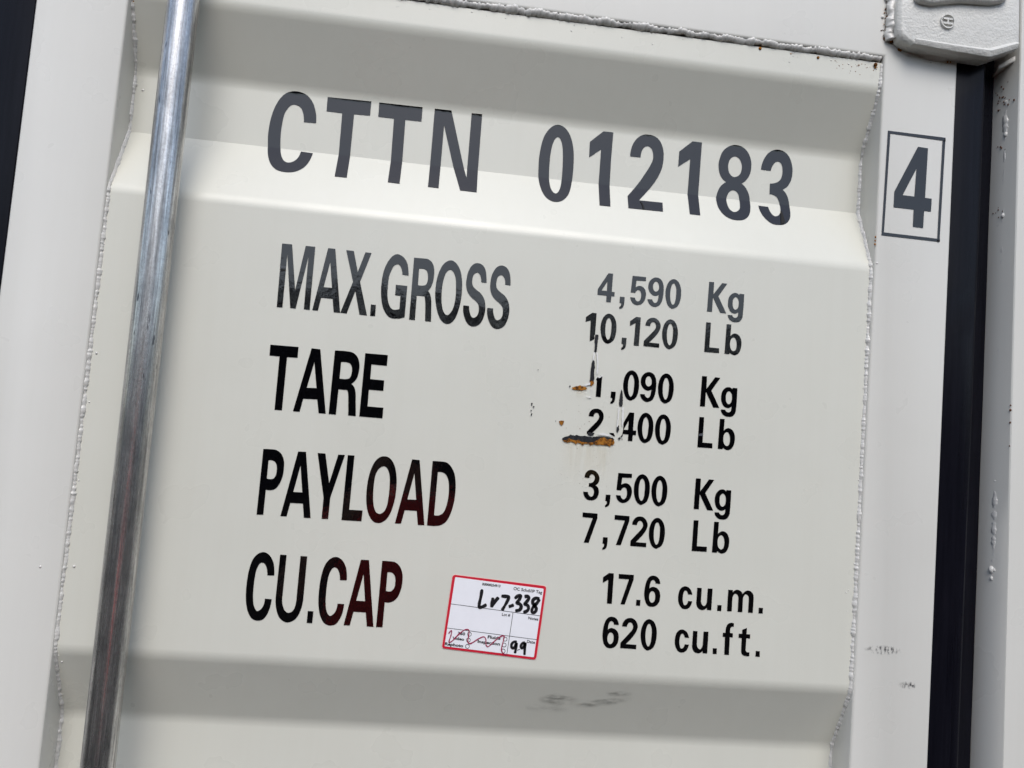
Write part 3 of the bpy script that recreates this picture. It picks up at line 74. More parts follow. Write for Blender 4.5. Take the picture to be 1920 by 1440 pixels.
'620': [['6488 635 6426 638 6426 648 6424 657 6419 666 6411 672 6402 677 6392 678 6383 674 6376 667 6370 659 6365 646 6361 632 6359 618 6357 602 6357 587 6357 571 6363 579 6371 586 6379 591 6390 594 6401 596 6413 595 6430 591 6446 585 6460 575 6473 562 6484 546 6491 529 6496 508 6498 486 6497 464 6495 445 6491 425 6484 407 6474 391 6461 376 6445 365 6431 358 6416 355 6400 354 6384 354 6368 357 6353 363 6338 376 6326 392 6316 409 6307 434 6300 459 6296 485 6294 514 6295 544 6297 573 6300 601 6305 628 6312 655 6319 675 6329 693 6342 709 6353 719 6367 726 6382 730 6398 731 6414 729 6429 725 6444 717 6458 706 6469 693 6479 675 6485 655', '6393 543 6405 541 6415 534 6423 525 6430 512 6433 499 6434 485 6435 466 6433 446 6428 428 6421 416 6411 407 6398 402 6387 405 6377 414 6370 425 6363 438 6360 453 6358 468 6359 486 6362 504 6367 521 6374 531 6383 539'], ['6591 621 6530 622 6531 639 6533 655 6539 670 6547 685 6557 699 6570 711 6584 719 6599 725 6614 728 6632 729 6648 727 6664 722 6680 712 6694 700 6705 686 6714 670 6721 653 6725 635 6726 620 6723 605 6719 590 6712 571 6703 553 6692 535 6678 514 6663 494 6647 475 6629 453 6610 433 6591 413 6724 412 6723 360 6524 362 6524 427 6542 448 6560 469 6578 490 6594 509 6611 528 6627 547 6640 563 6652 579 6662 596 6666 607 6667 618 6667 630 6664 641 6660 653 6653 662 6647 669 6638 673 6630 675 6622 674 6614 671 6607 666 6602 658 6597 650 6594 642 6592 635 6591 628'], ['6864 728 6884 724 6902 715 6918 703 6933 686 6944 666 6953 646 6960 622 6965 597 6968 571 6969 539 6968 506 6964 473 6959 446 6951 419 6939 395 6927 381 6911 370 6895 360 6884 355 6873 351 6861 351 6843 358 6827 369 6813 383 6800 403 6790 425 6782 447 6775 474 6770 501 6767 529 6767 560 6769 590 6774 620 6783 648 6794 675 6811 700 6826 714 6844 724', '6864 673 6876 669 6885 657 6891 643 6898 626 6902 607 6904 588 6906 563 6905 537 6904 512 6903 489 6901 466 6897 444 6892 427 6885 410 6873 400 6863 402 6855 412 6849 424 6842 440 6837 457 6834 475 6830 502 6828 530 6828 558 6829 583 6832 609 6838 634 6844 650 6852 665']],
'cuft': [['7377 529 7321 532 7320 542 7316 552 7311 561 7304 569 7296 575 7286 576 7277 570 7271 561 7267 551 7263 536 7260 521 7259 505 7258 489 7259 473 7260 457 7263 441 7268 425 7274 409 7278 403 7283 398 7290 396 7299 399 7308 404 7314 412 7321 424 7325 437 7327 450 7381 449 7378 432 7373 415 7366 398 7359 385 7350 372 7338 362 7326 355 7312 351 7297 350 7282 350 7267 353 7254 360 7239 373 7227 389 7217 406 7210 424 7204 442 7201 462 7199 483 7199 505 7201 526 7205 549 7211 572 7222 592 7235 607 7252 618 7270 625 7286 627 7302 624 7317 618 7331 611 7343 600 7353 588 7364 569 7372 549'], ['7422 618 7479 616 7480 478 7479 462 7482 445 7487 430 7495 417 7506 406 7519 399 7529 401 7537 408 7543 417 7550 433 7554 449 7555 466 7556 617 7618 618 7618 355 7560 355 7558 383 7552 374 7543 366 7534 360 7524 354 7513 351 7501 350 7486 352 7471 356 7458 363 7445 374 7435 388 7428 402 7423 418 7420 434 7421 450'], ['7685 423 7737 423 7738 353 7687 354'], ['7936 693 7927 695 7918 696 7910 694 7903 688 7897 681 7894 673 7892 654 7891 636 7894 617 7930 616 7931 565 7893 566 7895 351 7835 352 7831 565 7801 566 7802 616 7834 617 7833 638 7834 660 7838 682 7843 698 7851 714 7861 727 7872 735 7885 739 7899 742 7911 742 7924 740 7936 736'], ['8105 692 8105 615 8152 614 8152 563 8105 564 8104 429 8105 418 8109 408 8116 401 8128 396 8142 395 8155 397 8156 352 8140 348 8123 347 8107 348 8091 351 8075 357 8063 366 8054 379 8049 394 8047 410 8045 563 8004 565 8005 616 8047 616 8046 665'], ['8235 418 8288 417 8289 348 8235 349']],
'check': [['9593 7173 10394 7173 10373 5777 9574 5780', '9629 7138 10354 7129 10339 5817 9606 5822'], ['10017 7007 10157 7002 10147 6340 10239 6336 10237 6164 10142 6164 10138 5935 9997 5937 9997 6166 9720 6166 9721 6375', '10010 6710 9999 6339 9837 6341']],
}
TAG = {'outer': '4423 1078 4425 1091 4430 1101 4438 1108 4449 1112 4463 1113 5525 1049 5538 1047 5549 1042 5556 1034 5560 1023 5561 1009 5507 207 5504 194 5499 184 5491 177 5480 173 5466 173 4406 245 4393 247 4383 252 4376 260 4372 271 4371 284', 'inner': '4449 1083 4450 1087 4451 1090 4454 1092 4457 1093 4461 1093 5527 1021 5532 1020 5535 1019 5537 1016 5538 1013 5539 1008 5483 205 5482 201 5480 198 5478 196 5474 195 5470 195 4401 268 4397 269 4394 270 4392 273 4390 276 4390 280', 'lines': ['4425 772 5519 692', '4407 488 5498 409', '5183 714 5147 210'], 'circles': ['4681 429', '4674 360', '4669 286', '5113 394', '5107 325', '5101 254'], 'hand': ['4789 966 4780 870 4769 790 4774 753 4810 759 4857 790', '4928 875 4920 812 4917 760', '4917 760 4949 822 4995 883', '5026 900 5071 899 5116 892 5097 830 5068 770 5048 732', '5124 780 5152 789 5185 805', '5190 878 5223 911 5257 915 5248 873 5219 831 5256 819 5276 787 5258 748 5207 737', '5305 910 5343 914 5360 892 5339 853 5314 822 5351 808 5367 775 5348 741 5305 724', '5491 891 5447 900 5413 874 5414 836 5442 805 5461 772 5447 734 5419 728 5408 761 5429 804 5465 844 5491 891', '5256 369 5220 369 5194 336 5202 299 5229 301 5252 356 5253 306 5243 235', '5282 283 5285 275', '5356 366 5328 362 5308 326 5321 300 5343 319 5358 362 5358 295 5360 222'], 'wave': '4433 424 4452 453 4466 458 4464 409 4448 346 4449 321 4486 344 4551 418 4610 472 4657 485 4674 461 4671 399 4669 341 4698 320 4750 352 4806 390 4856 409 4882 378 4888 320 4911 296 4947 323 5002 380 5058 424 5096 431 5094 381 5080 305 5082 256 5108 224 5147 211'}
TAG_TEXT = [('R0000254913', [0.47872, 0.1014, 0.50051, 0.10021, 0.47886, 0.10424], 1), ('OC Schdl/IP Tag', [0.51648, 0.09808, 0.55161, 0.0954, 0.51667, 0.10177], 0), ('Lot #', [0.50507, 0.06693, 0.51508, 0.06641, 0.50525, 0.07027], 0), ('Notes', [0.53712, 0.06441, 0.54936, 0.06351, 0.53731, 0.06793], 0), ('360', [0.45411, 0.04187, 0.46291, 0.04127, 0.45427, 0.04518], 1), ('Video', [0.44806, 0.03601, 0.46225, 0.03504, 0.44821, 0.03932], 1), ('Rephoto', [0.43987, 0.02874, 0.46181, 0.02727, 0.44004, 0.0322], 1), ('Fluids', [0.49007, 0.03952, 0.5055, 0.03845, 0.49025, 0.04301], 1), ('Inspection', [0.47855, 0.03361, 0.50545, 0.03173, 0.47873, 0.03709], 1), ('Date', [0.53775, 0.03677, 0.54748, 0.03596, 0.53794, 0.04028], 0)]
CHIP = {'grey_bar': '5620 2842 5653 2861 5686 2871 5713 2893 5769 2886 5795 2897 5838 2886 5907 2897 5949 2888 5991 2885 6046 2900 6101 2903 6157 2901 6213 2900 6253 2892 6271 2873 6252 2851 6203 2854 6146 2859 6078 2837 6023 2826 5968 2815 5913 2813 5857 2813 5801 2818 5745 2824 5690 2820 5649 2814 5624 2821', 'rust_bar': '5628 2820 5663 2818 5702 2848 5745 2835 5787 2825 5827 2842 5857 2817 5913 2816 5955 2814 6009 2825 6049 2848 6102 2887 6144 2897 6174 2869 6215 2882 6260 2876 6275 2846 6264 2813 6227 2801 6222 2783 6193 2798 6137 2798 6095 2800 6054 2791 6011 2804 5978 2781 5956 2800 5900 2798 5882 2767 5861 2795 5816 2803 5791 2776 5775 2799 5732 2812 5686 2792 5650 2803', 'rust_patch': '5694 3467 5723 3486 5765 3495 5785 3508 5834 3498 5869 3493 5883 3478 5865 3462 5824 3448 5768 3448 5719 3447 5700 3452', 'rust_spot': '5565 3047 5596 3055 5628 3055 5624 3033 5614 3010 5602 2996 5582 3011 5569 3029', 'gouge': ['5934 4136 5942 4154 5976 4154 5980 4138 5974 4070 5973 4001 5972 3948 5959 3930 5938 3947 5942 4012 5934 4074', '5919 3818 5935 3833 5953 3824 5961 3750 5958 3680 5964 3626 5962 3570 5942 3554 5910 3563 5913 3635 5913 3718', '6316 3501 6330 3470 6340 3409 6343 3326 6340 3290 6306 3293 6297 3329 6300 3406 6307 3468'], 'rust_tip': '5913 3566 5940 3575 5963 3570 5960 3535 5938 3515 5916 3522 5906 3540', 'white': ['5932 3927 5949 3936 5944 3859 5939 3834 5928 3837', '5966 3933 5984 3929 6001 3809 6003 3670 5987 3662 5982 3807', '6291 3278 6305 3279 6305 3144 6299 3033 6288 3032 6290 3142', '6340 3284 6359 3281 6367 3149 6366 3080 6355 3038 6343 3147', '6013 3630 6067 3659 6064 3643 6021 3617', '5914 3552 5833 3517 5861 3506 5916 3525', '6043 2930 6126 2948 6197 2935 6254 2919 6184 2914 6100 2918', '5871 3377 5927 3379 5958 3368 5914 3364', '5936 3513 5942 3513 5948 3417 5942 3416'], 'dark': ['5205 3247 5223 3243 5219 3207 5208 3209', '5230 3205 5250 3202 5248 3185 5234 3187', '5207 3156 5218 3153 5213 3139 5202 3143', '5213 3111 5231 3121 5223 3085 5210 3081', '5245 3652 5266 3659 5265 3648', '5662 3496 5673 3490 5669 3473 5660 3478', '5931 2942 6015 2939 6003 2906 5962 2899 5934 2908', '6288 3032 6311 3062 6321 3000 6301 2964 6288 2991', '6312 2897 6339 2912 6351 2893 6330 2877', '6358 2941 6377 2957 6366 2915 6341 2913', '5515 3047 5529 3044 5522 3036', '6354 2896 6374 2893 6369 2879']}
HINGE = {'plate': [(0.9559, 0.8888), (0.9551, 0.8752), (0.9551, 0.8596), (0.9566, 0.8397), (0.9615, 0.8326), (0.9697, 0.8281), (0.9812, 0.8257), (1.011, 0.8235), (1.0433, 0.8222), (1.0827, 0.8217), (1.1194, 0.8389), (1.1261, 0.8488), (1.1237, 0.9121)], 'ridge': [(0.9785, 0.8337), (1.0221, 0.8328), (1.0799, 0.8331), (1.1191, 0.8473)], 'emblem': [(1.0214, 0.8624), (1.0317, 0.8638), (1.0218, 0.8524)], 'upper': [(0.9733, 0.8845), (0.9803, 0.8804), (0.9975, 0.8795), (1.0155, 0.8842), (1.0371, 0.8889), (1.0601, 0.8904), (1.0786, 0.8918), (1.0947, 0.8963), (1.1014, 0.9023)], 'fillet': [(0.9585, 0.8387), (0.967, 0.8319), (0.9954, 0.822), (1.0143, 0.8176), (1.033, 0.8189), (1.0514, 0.8281)], 'lug': [(1.1138, 0.8281), (1.138, 0.8461), (1.1384, 0.8358), (1.1129, 0.82)]}
CREASES = ['6458 5986 6476 5976 6501 5928 6513 5873 6491 5866 6481 5931', '8377 6075 8398 6074 8406 5999 8412 5901 8385 5879 8351 5872', '2067 4590 2129 4588 2129 4569 2069 4556', '2067 4725 2087 4725 2086 4719 2067 4717']
BUBBLES = ['2071 4628 2125 4619 2125 4604 2068 4598', '7339 3034 7392 3047 7392 3012 7333 3009']
BOXCREASES = ['10370 7137 10392 7158 10392 7119 10378 7114', '10338 5799 10372 5810 10372 5778 10346 5778']

# ---------------------------------------------------------------- helpers
def link(name, me, mat=None, parent=None):
    o = bpy.data.objects.new(name, me); COL.objects.link(o)
    if mat: me.materials.append(mat)
    if parent:
        o.parent = parent
    return o
def tag(o, label=None, cat=None, group=None, kind=None):
    if label: o['label'] = label
    if cat: o['category'] = cat
    if group: o['group'] = group
    if kind: o['kind'] = kind
    return o
def shift(bm, by):
    bmesh.ops.translate(bm, verts=bm.verts, vec=by)
def obj(name, bm, mat, parent=None, smooth=False, base=None):
    """bm holds door coordinates; base = where the parent's origin stands."""
    if base is not None: shift(bm, -base)
    me = bpy.data.meshes.new(name); bm.normal_update(); bm.to_mesh(me); bm.free()
    if smooth:
        for p in me.polygons: p.use_smooth = True
    return link(name, me, mat, parent)
def box(bm, x0, x1, y0, y1, z0, z1):
    v = [bm.verts.new((x, y, z)) for x in (x0, x1) for y in (y0, y1) for z in (z0, z1)]
    for f in ((0, 1, 3, 2), (4, 6, 7, 5), (0, 4, 5, 1), (2, 3, 7, 6), (0, 2, 6, 4), (1, 5, 7, 3)):
        bm.faces.new([v[i] for i in f])
    return v
def pts2(s):
    a = [int(t) / 10000 for t in s.split()]
    return list(zip(a[0::2], a[1::2]))
def bevel_mod(o, w, seg=3, ang=40):
    m = o.modifiers.new('bevel', 'BEVEL'); m.width = w; m.segments = seg; m.limit_method = 'ANGLE'; m.angle_limit = R_(ang)
    m.harden_normals = False
    for p in o.data.polygons: p.use_smooth = True
    return m
def smooth_by_angle(o, ang=35):
    me = o.data
    for p in me.polygons: p.use_smooth = True
    bm = bmesh.new(); bm.from_mesh(me)
    for e in bm.edges:
        e.smooth = (len(e.link_faces) == 2 and e.calc_face_angle(0) < R_(ang))
    bm.to_mesh(me); bm.free()

# the pressed door panel: its depth for every height
PY, PD, HW = 0.006, 0.04, 0.0065
KN = [(-1.19, 0), (-1.02, 0), (-0.94, PD), (-0.86, PD), (-0.78, 0), (-0.242, 0), (-0.160, PD), (-0.0829, PD), (0.0, 0), (0.5368, 0),
      (0.6185, PD), (0.6949, PD), (0.7751, 0), (1.1, 0)]
def ramp(z):
    for (a, ya), (b, yb) in zip(KN, KN[1:]):
        if a <= z <= b: return ya + (yb - ya) * (z - a) / (b - a)
    return 0.0
def fold(z): return 0.00008 if abs(z - .6185) < .02 else HW        # the fold under the big figures is creased hard
def prof(z):
    h = fold(z)
    return PY + sum(ramp(z + (k - 4) / 4 * h) for k in range(9)) / 9
def pnormal(z):
    e = fold(z) * .15
    d = (prof(z + e) - prof(z - e)) / (2 * e)
    return Vector((0, -1, d)).normalized()

# ---------------------------------------------------------------- materials
def mat(name):
    m = bpy.data.materials.new(name); m.use_nodes = True
    nt = m.node_tree; b = nt.nodes['Principled BSDF']
    return m, nt, b
def nd(nt, t, **kw):
    n = nt.nodes.new(t)
    for k, v in kw.items():
        if k in n.inputs.keys(): n.inputs[k].default_value = v
        else: setattr(n, k, v)
    return n
def ln(nt, a, b): nt.links.new(a, b)
def pos(nt, scale=(1, 1, 1)):
    tc = nd(nt, 'ShaderNodeTexCoord'); mp = nd(nt, 'ShaderNodeMapping'); mp.inputs['Scale'].default_value = scale
    ln(nt, tc.outputs['Object'], mp.inputs[0]); return mp.outputs[0]
def noi(nt, vec, scale, detail=2, rough=.5):
    n = nd(nt, 'ShaderNodeTexNoise'); n.inputs['Scale'].default_value = scale; n.inputs['Detail'].default_value = detail
    n.inputs['Roughness'].default_value = rough
    if vec is not None: ln(nt, vec, n.inputs['Vector'])
    return n.outputs[0]
def rampn(nt, f, stops):
    r = nd(nt, 'ShaderNodeValToRGB'); el = r.color_ramp.elements
    while len(el) < len(stops): el.new(0.5)
    for e, (p, c) in zip(el, stops):
        e.position = p; e.color = c if len(c) == 4 else (*c, 1)
    ln(nt, f, r.inputs[0]); return r.outputs[0]
def bump(nt, b, h, strength, dist=0.001, prev=None):
    n = nd(nt, 'ShaderNodeBump'); n.inputs['Strength'].default_value = strength; n.inputs['Distance'].default_value = dist
    ln(nt, h, n.inputs['Height'])
    if prev is not None: ln(nt, prev, n.inputs['Normal'])
    ln(nt, n.outputs[0], b.inputs['Normal']); return n.outputs[0]

def paint(name, col=(0.63, 0.625, 0.555), rough=0.30, peel=0.10, cast=0.0, specks=0.0):
    m, nt, b = mat(name)
    p = pos(nt)
    n1 = noi(nt, p, 5, 3)
    c = rampn(nt, n1, [(0.3, tuple(v * 0.965 for v in col)), (0.7, col)])
    # fine grime: faint vertical run marks
    n2 = noi(nt, pos(nt, (30, 30, 1.2)), 3, 4, .6)
    mx = nd(nt, 'ShaderNodeMixRGB'); mx.blend_type = 'MULTIPLY'; mx.inputs[0].default_value = 1
    ln(nt, c, mx.inputs[1]); ln(nt, rampn(nt, n2, [(0.25, (.988, .986, .982)), (0.6, (1, 1, 1))]), mx.inputs[2])
    outc = mx.outputs[0]
    if specks:
        v = nd(nt, 'ShaderNodeTexVoronoi'); v.inputs['Scale'].default_value = 55; ln(nt, p, v.inputs['Vector'])
        sp = rampn(nt, v.outputs['Distance'], [(0.018, (1, 1, 1)), (0.03, (0, 0, 0))])
        g = rampn(nt, noi(nt, p, 9, 2), [(0.60, (0, 0, 0)), (0.68, (1, 1, 1))])
        mm = nd(nt, 'ShaderNodeMath', operation='MULTIPLY'); ln(nt, sp, mm.inputs[0]); ln(nt, g, mm.inputs[1])
        m2 = nd(nt, 'ShaderNodeMixRGB'); ln(nt, mm.outputs[0], m2.inputs[0]); ln(nt, outc, m2.inputs[1])
        m2.inputs[2].default_value = (0.16, 0.13, 0.11, 1); outc = m2.outputs[0]
    ln(nt, outc, b.inputs['Base Color'])
    rr = rampn(nt, noi(nt, p, 14, 3), [(0.3, (rough - .05,) * 3), (0.7, (rough + .06,) * 3)])
    ln(nt, rr, b.inputs['Roughness'])
    h = noi(nt, p, 900, 1)
    pv = bump(nt, b, h, peel, 0.0004)
    if cast:
        pv = bump(nt, b, noi(nt, p, 330, 4, .6), cast, 0.0022, pv)
        pv = bump(nt, b, noi(nt, p, 90, 3, .6), cast * .6, 0.003, pv)
    else:
        pv = bump(nt, b, noi(nt, p, 11, 1), 0.10, 0.004, pv)   # slightly uneven sheet
    return m
PAINT = paint('white_paint', specks=0)
PAINT_FRAME = paint('white_paint_frame', col=(0.65, 0.64, 0.595), specks=1)
PAINT_WELD = paint('white_paint_weld', col=(0.62, 0.61, 0.58), rough=0.3, peel=0.05)
PAINT_CAST = paint('white_paint_casting', col=(0.635, 0.63, 0.595), rough=0.36, cast=0.55)

def simple(name, col, rough=.5, metal=0.0, var=0.0, vscale=20):
    m, nt, b = mat(name)
    b.inputs['Roughness'].default_value = rough; b.inputs['Metallic'].default_value = metal
    if var:
        n = noi(nt, pos(nt), vscale, 4, .6)
        ln(nt, rampn(nt, n, [(0.3, tuple(v * (1 - var) for v in col)), (0.7, tuple(min(1, v * (1 + var)) for v in col))]), b.inputs['Base Color'])
    else:
        b.inputs['Base Color'].default_value = (*col, 1)
    return m

def vinyl_mat():
    m, nt, b = mat('black_vinyl')
    p = pos(nt)
    ln(nt, rampn(nt, noi(nt, p, 160, 4, .7), [(0.35, (.0015, .0015, .002)), (0.7, (.003, .003, .004))]), b.inputs['Base Color'])
    b.inputs['Roughness'].default_value = 0.035; b.inputs['IOR'].default_value = 1.62
    pv = bump(nt, b, noi(nt, p, 26, 2), 0.05, 0.004)
    bump(nt, b, noi(nt, p, 180, 3), 0.05, 0.001, pv)
    return m
VINYL = vinyl_mat()

def galv_mat():
    m, nt, b = mat('galvanised_steel')
    st = noi(nt, pos(nt, (60, 60, 1.3)), 5, 5, .65)        # drawn streaks along the tube
    fl = noi(nt, pos(nt, (1, 1, .4)), 55, 4, .65)
    fi = noi(nt, pos(nt, (1, 1, .03)), 620, 3, .7)         # fine scratches along the tube
    mo = noi(nt, pos(nt), 340, 3, .6)                      # zinc mottle
    mx = nd(nt, 'ShaderNodeMixRGB'); mx.blend_type = 'MULTIPLY'; mx.inputs[0].default_value = 1
    ln(nt, rampn(nt, st, [(0.34, (.36, .356, .345)), (0.48, (.62, .612, .595)), (0.66, (.86, .85, .825))]), mx.inputs[1])
    ln(nt, rampn(nt, fl, [(0.35, (.70, .71, .72)), (0.6, (1, 1, 1))]), mx.inputs[2])
    for f_, lo_, hi_ in ((fi, (.70, .70, .70), (1, 1, 1)), (mo, (.82, .80, .805), (1, 1, 1))):
        mq = nd(nt, 'ShaderNodeMixRGB'); mq.blend_type = 'MULTIPLY'; mq.inputs[0].default_value = 1
        ln(nt, mx.outputs[0], mq.inputs[1]); ln(nt, rampn(nt, f_, [(0.36, lo_), (0.58, hi_)]), mq.inputs[2]); mx = mq
    sp = noi(nt, pos(nt, (1, 1, .22)), 190, 2, .6)         # small dark scrapes
    m2 = nd(nt, 'ShaderNodeMixRGB'); ln(nt, rampn(nt, sp, [(0.68, (0, 0, 0)), (0.74, (1, 1, 1))]), m2.inputs[0])
    ln(nt, mx.outputs[0], m2.inputs[1]); m2.inputs[2].default_value = (.10, .10, .11, 1)
    ln(nt, m2.outputs[0], b.inputs['Base Color'])
    b.inputs['Metallic'].default_value = 0.88
    ln(nt, rampn(nt, st, [(0.35, (.33,) * 3), (0.62, (.20,) * 3)]), b.inputs['Roughness'])
    pv = bump(nt, b, st, 0.16, 0.0010)
    pv = bump(nt, b, fl, 0.2, 0.0008, pv)
    bump(nt, b, fi, 0.16, 0.0003, pv)
    return m
GALV = galv_mat()

def rubber_mat():
    m, nt, b = mat('black_rubber')
    n = noi(nt, pos(nt, (40, 40, 2)), 4, 5, .65)
    ln(nt, rampn(nt, n, [(0.3, (.0035, .0035, .006)), (0.75, (.007, .007, .011))]), b.inputs['Base Color'])
    b.inputs['Roughness'].default_value = 0.22; b.inputs['Specular IOR Level'].default_value = 0.14
    bump(nt, b, noi(nt, pos(nt), 60, 3), 0.08, 0.001)
    return m
RUBBER = rubber_mat()

def rust_mat():
    m, nt, b = mat('orange_rust')
    n = noi(nt, pos(nt), 190, 7, .78)
    ln(nt, rampn(nt, n, [(0.30, (.016, .010, .008)), (0.43, (.06, .025, .010)), (0.50, (.28, .105, .014)), (0.64, (.40, .18, .03))]), b.inputs['Base Color'])
    b.inputs['Roughness'].default_value = 0.9; b.inputs['Specular IOR Level'].default_value = 0.15
    bump(nt, b, n, 0.7, 0.0015)
    return m
RUST = rust_mat()
RUST_DARK = simple('dark_rust', (.075, .028, .012), .9, var=.5, vscale=400)
def primer_mat():
    m, nt, b = mat('bare_grey_steel')
    n = noi(nt, pos(nt, (1, 1, .35)), 260, 5, .7)
    ln(nt, rampn(nt, n, [(0.3, (.010, .010, .012)), (0.6, (.024, .025, .028)), (0.8, (.06, .06, .064))]), b.inputs['Base Color'])
    b.inputs['Roughness'].default_value = 0.7; b.inputs['Specular IOR Level'].default_value = 0.15
    bump(nt, b, n, 0.5, 0.001)
    return m
PRIMER = primer_mat()
PEEL = simple('peeled_white_paint', (.70, .695, .67), .35, var=.06, vscale=300)

def stain_mat(name, col, scale, lo, hi, amount, stretch=(1, 1, 1)):
    """a thin stain: colour laid over the paint where noise says, clear elsewhere, fading to the mesh's edge (uv-less: vertex weight 'fade')"""
    m, nt, b = mat(name)
    b.inputs['Base Color'].default_value = (*col, 1); b.inputs['Roughness'].default_value = 0.7
    n = noi(nt, pos(nt, stretch), scale, 5, .65)
    r = rampn(nt, n, [(lo, (0, 0, 0)), (hi, (1, 1, 1))])
    at = nd(nt, 'ShaderNodeAttribute'); at.attribute_name = 'fade'
    k = nd(nt, 'ShaderNodeMath', operation='MULTIPLY'); ln(nt, r, k.inputs[0]); ln(nt, at.outputs['Fac'], k.inputs[1])
    k2 = nd(nt, 'ShaderNodeMath', operation='MULTIPLY'); ln(nt, k.outputs[0], k2.inputs[0]); k2.inputs[1].default_value = amount
    ln(nt, k2.outputs[0], b.inputs['Alpha'])
    return m
SCUFF = stain_mat('black_scuff', (.045, .043, .04), 210, .38, .74, .62, (.30, 1, .9))
SCUFF2 = stain_mat('black_scuff_fine', (.03, .03, .035), 240, .50, .62, .9, (1, 1, .6))
DRIP = stain_mat('rust_drip', (.62, .44, .13), 60, .42, .80, .26, (3.5, 1, .25))
DRIPDOT = stain_mat('rust_dots', (.22, .12, .05), 300, .66, .70, .8)

# ---------------------------------------------------------------- the shipping container
BASE = Vector((-0.1275, 0.0, GZ + 0.05))
cont = bpy.data.objects.new('shipping_container', None); COL.objects.link(cont); cont.location = BASE
tag(cont, 'white steel shipping container, its end doors closed behind a galvanised locking bar', 'shipping container')
XC = -0.1275                                  # the line where the two doors meet
ZB, ZT = -1.19, 0.955                         # door bottom and top

def door_frame_bm(x0, x1, i0, i1):
    """frame of box section round the panel opening"""
    bm = bmesh.new()
    o = [(x0, ZB), (x1, ZB), (x1, ZT), (x0, ZT)]; i = [(i0, ZB + .07), (i1, ZB + .07), (i1, 0.8165), (i0, 0.8165)]
    def ring(q, y): return [bm.verts.new((a, y, b)) for a, b in q]
    of, inf, ob, ib = ring(o, 0), ring(i, 0), ring(o, .055), ring(i, .055)
    for k in range(4):
        j = (k + 1) % 4
        bm.faces.new((of[k], of[j], inf[j], inf[k])); bm.faces.new((ob[j], ob[k], ib[k], ib[j]))
        bm.faces.new((of[j], of[k], ob[k], ob[j])); bm.faces.new((inf[k], inf[j], ib[j], ib[k]))
    bmesh.ops.recalc_face_normals(bm, faces=bm.faces)
    return bm
PANEL_ROWS = set()
for z, _ in KN:
    for k in range(-6, 7): PANEL_ROWS.add(round(z + k * fold(z) / 5, 5))
z = ZB + .05
while z < 0.83: PANEL_ROWS.add(round(z, 5)); z += 0.03
PANEL_ROWS = sorted(a for a in PANEL_ROWS if ZB + .06 <= a <= 0.83)
def panel_bm(x0, x1, nx=24):
    bm = bmesh.new()
    zs = PANEL_ROWS
    rows = []
    for z in zs:
        row = []
        for k in range(nx + 1):
            x = x0 + (x1 - x0) * k / nx
            # the pressed folds soften a little where they run out into the frame
            row.append(bm.verts.new((x, prof(z), z)))
        rows.append(row)
    for a, b in zip(rows, rows[1:]):
        for k in range(nx): bm.faces.new((a[k], a[k + 1], b[k + 1], b[k]))
    return bm

def bead_bm(path, r=0.0031, step=0.0010, seed=0, lump=.42, flat=.54, fine=.45):
    """a hand-laid weld bead: a lumpy tube along path, [(point, outward)]; rings every step"""
    bm = bmesh.new(); pts = []
    for (a, na), (b, nb) in zip(path, path[1:]):
        n = max(1, int((b - a).length / step))
        for k in range(n): pts.append((a.lerp(b, k / n), na.lerp(nb, k / n).normalized()))
    pts.append(path[-1])
    rings = []; s = 0
    for k, (p, nn) in enumerate(pts):
        a = pts[max(0, k - 2)][0]; b = pts[min(len(pts) - 1, k + 2)][0]
        t = (b - a).normalized(); side = t.cross(nn).normalized()
        if k: s += (p - pts[k - 1][0]).length
        big = noise.noise((s * 38, seed, 1.3)); mid = noise.noise((s * 120, seed, 4.7))
        rip = noise.noise((s * 420, seed, 9.3))
        rr = r * max(.18, 1 + lump * 1.2 * big + lump * 1.0 * mid + fine * rip)
        off = side * (r * .55 * noise.noise((s * 60, seed, 8.1))) + nn * (r * .25 * noise.noise((s * 90, seed, 2.2)))
        ring = []
        for j in range(9):
            an = 2 * math.pi * j / 9
            w = 1 + .42 * noise.noise((s * 260, j * 2.3, seed + 5))
            ring.append(bm.verts.new(p + off + side * (math.cos(an) * rr * w) + nn * (math.sin(an) * rr * flat * w)))
        rings.append(ring)
    for a, b in zip(rings, rings[1:]):
        for j in range(9): bm.faces.new((a[j], a[(j + 1) % 9], b[(j + 1) % 9], b[j]))
    for e in (rings[0], rings[-1]): bm.faces.new(e)
    bmesh.ops.recalc_face_normals(bm, faces=bm.faces)
    return bm
def side_path(x, sx, z0=-1.12, z1=0.812):
    pth = []; z = z0
    while z <= z1:
        n = (pnormal(z) + Vector((sx, 0, 0)) * .8).normalized()
        pth.append((Vector((x + sx * .0008, prof(z) - .0005, z)), n)); z += .004
    return pth

def decal_bm(contours, off=0.0004, cut=False, surf=prof, thick=0.0):
    """a flat traced shape laid on the pressed panel (or on the frame face)"""
    bm = bmesh.new()
    for polys in contours:
        loops = [[Vector((x, z, 0)) for x, z in q] for q in polys]
        flatp = [v for l in loops for v in l]
        vs = [bm.verts.new((v.x, 0, v.y)) for v in flatp]
        for t in tessellate_polygon(loops):
            try: bm.faces.new([vs[i] for i in t])
            except ValueError: pass
    if cut:
        for z in [q for q in PANEL_ROWS if .55 < q < .75]:
            bmesh.ops.bisect_plane(bm, geom=bm.verts[:] + bm.edges[:] + bm.faces[:], plane_co=(0, 0, z), plane_no=(0, 0, 1))
    for v in bm.verts:
        if surf is prof:
            n = pnormal(v.co.z); v.co = Vector((v.co.x, prof(v.co.z), v.co.z)) + n * off
        else:
            v.co.y = surf - off
    bmesh.ops.recalc_face_normals(bm, faces=bm.faces)
    for f in bm.faces:
        if f.normal.y > 0: f.normal_flip()
    return bm

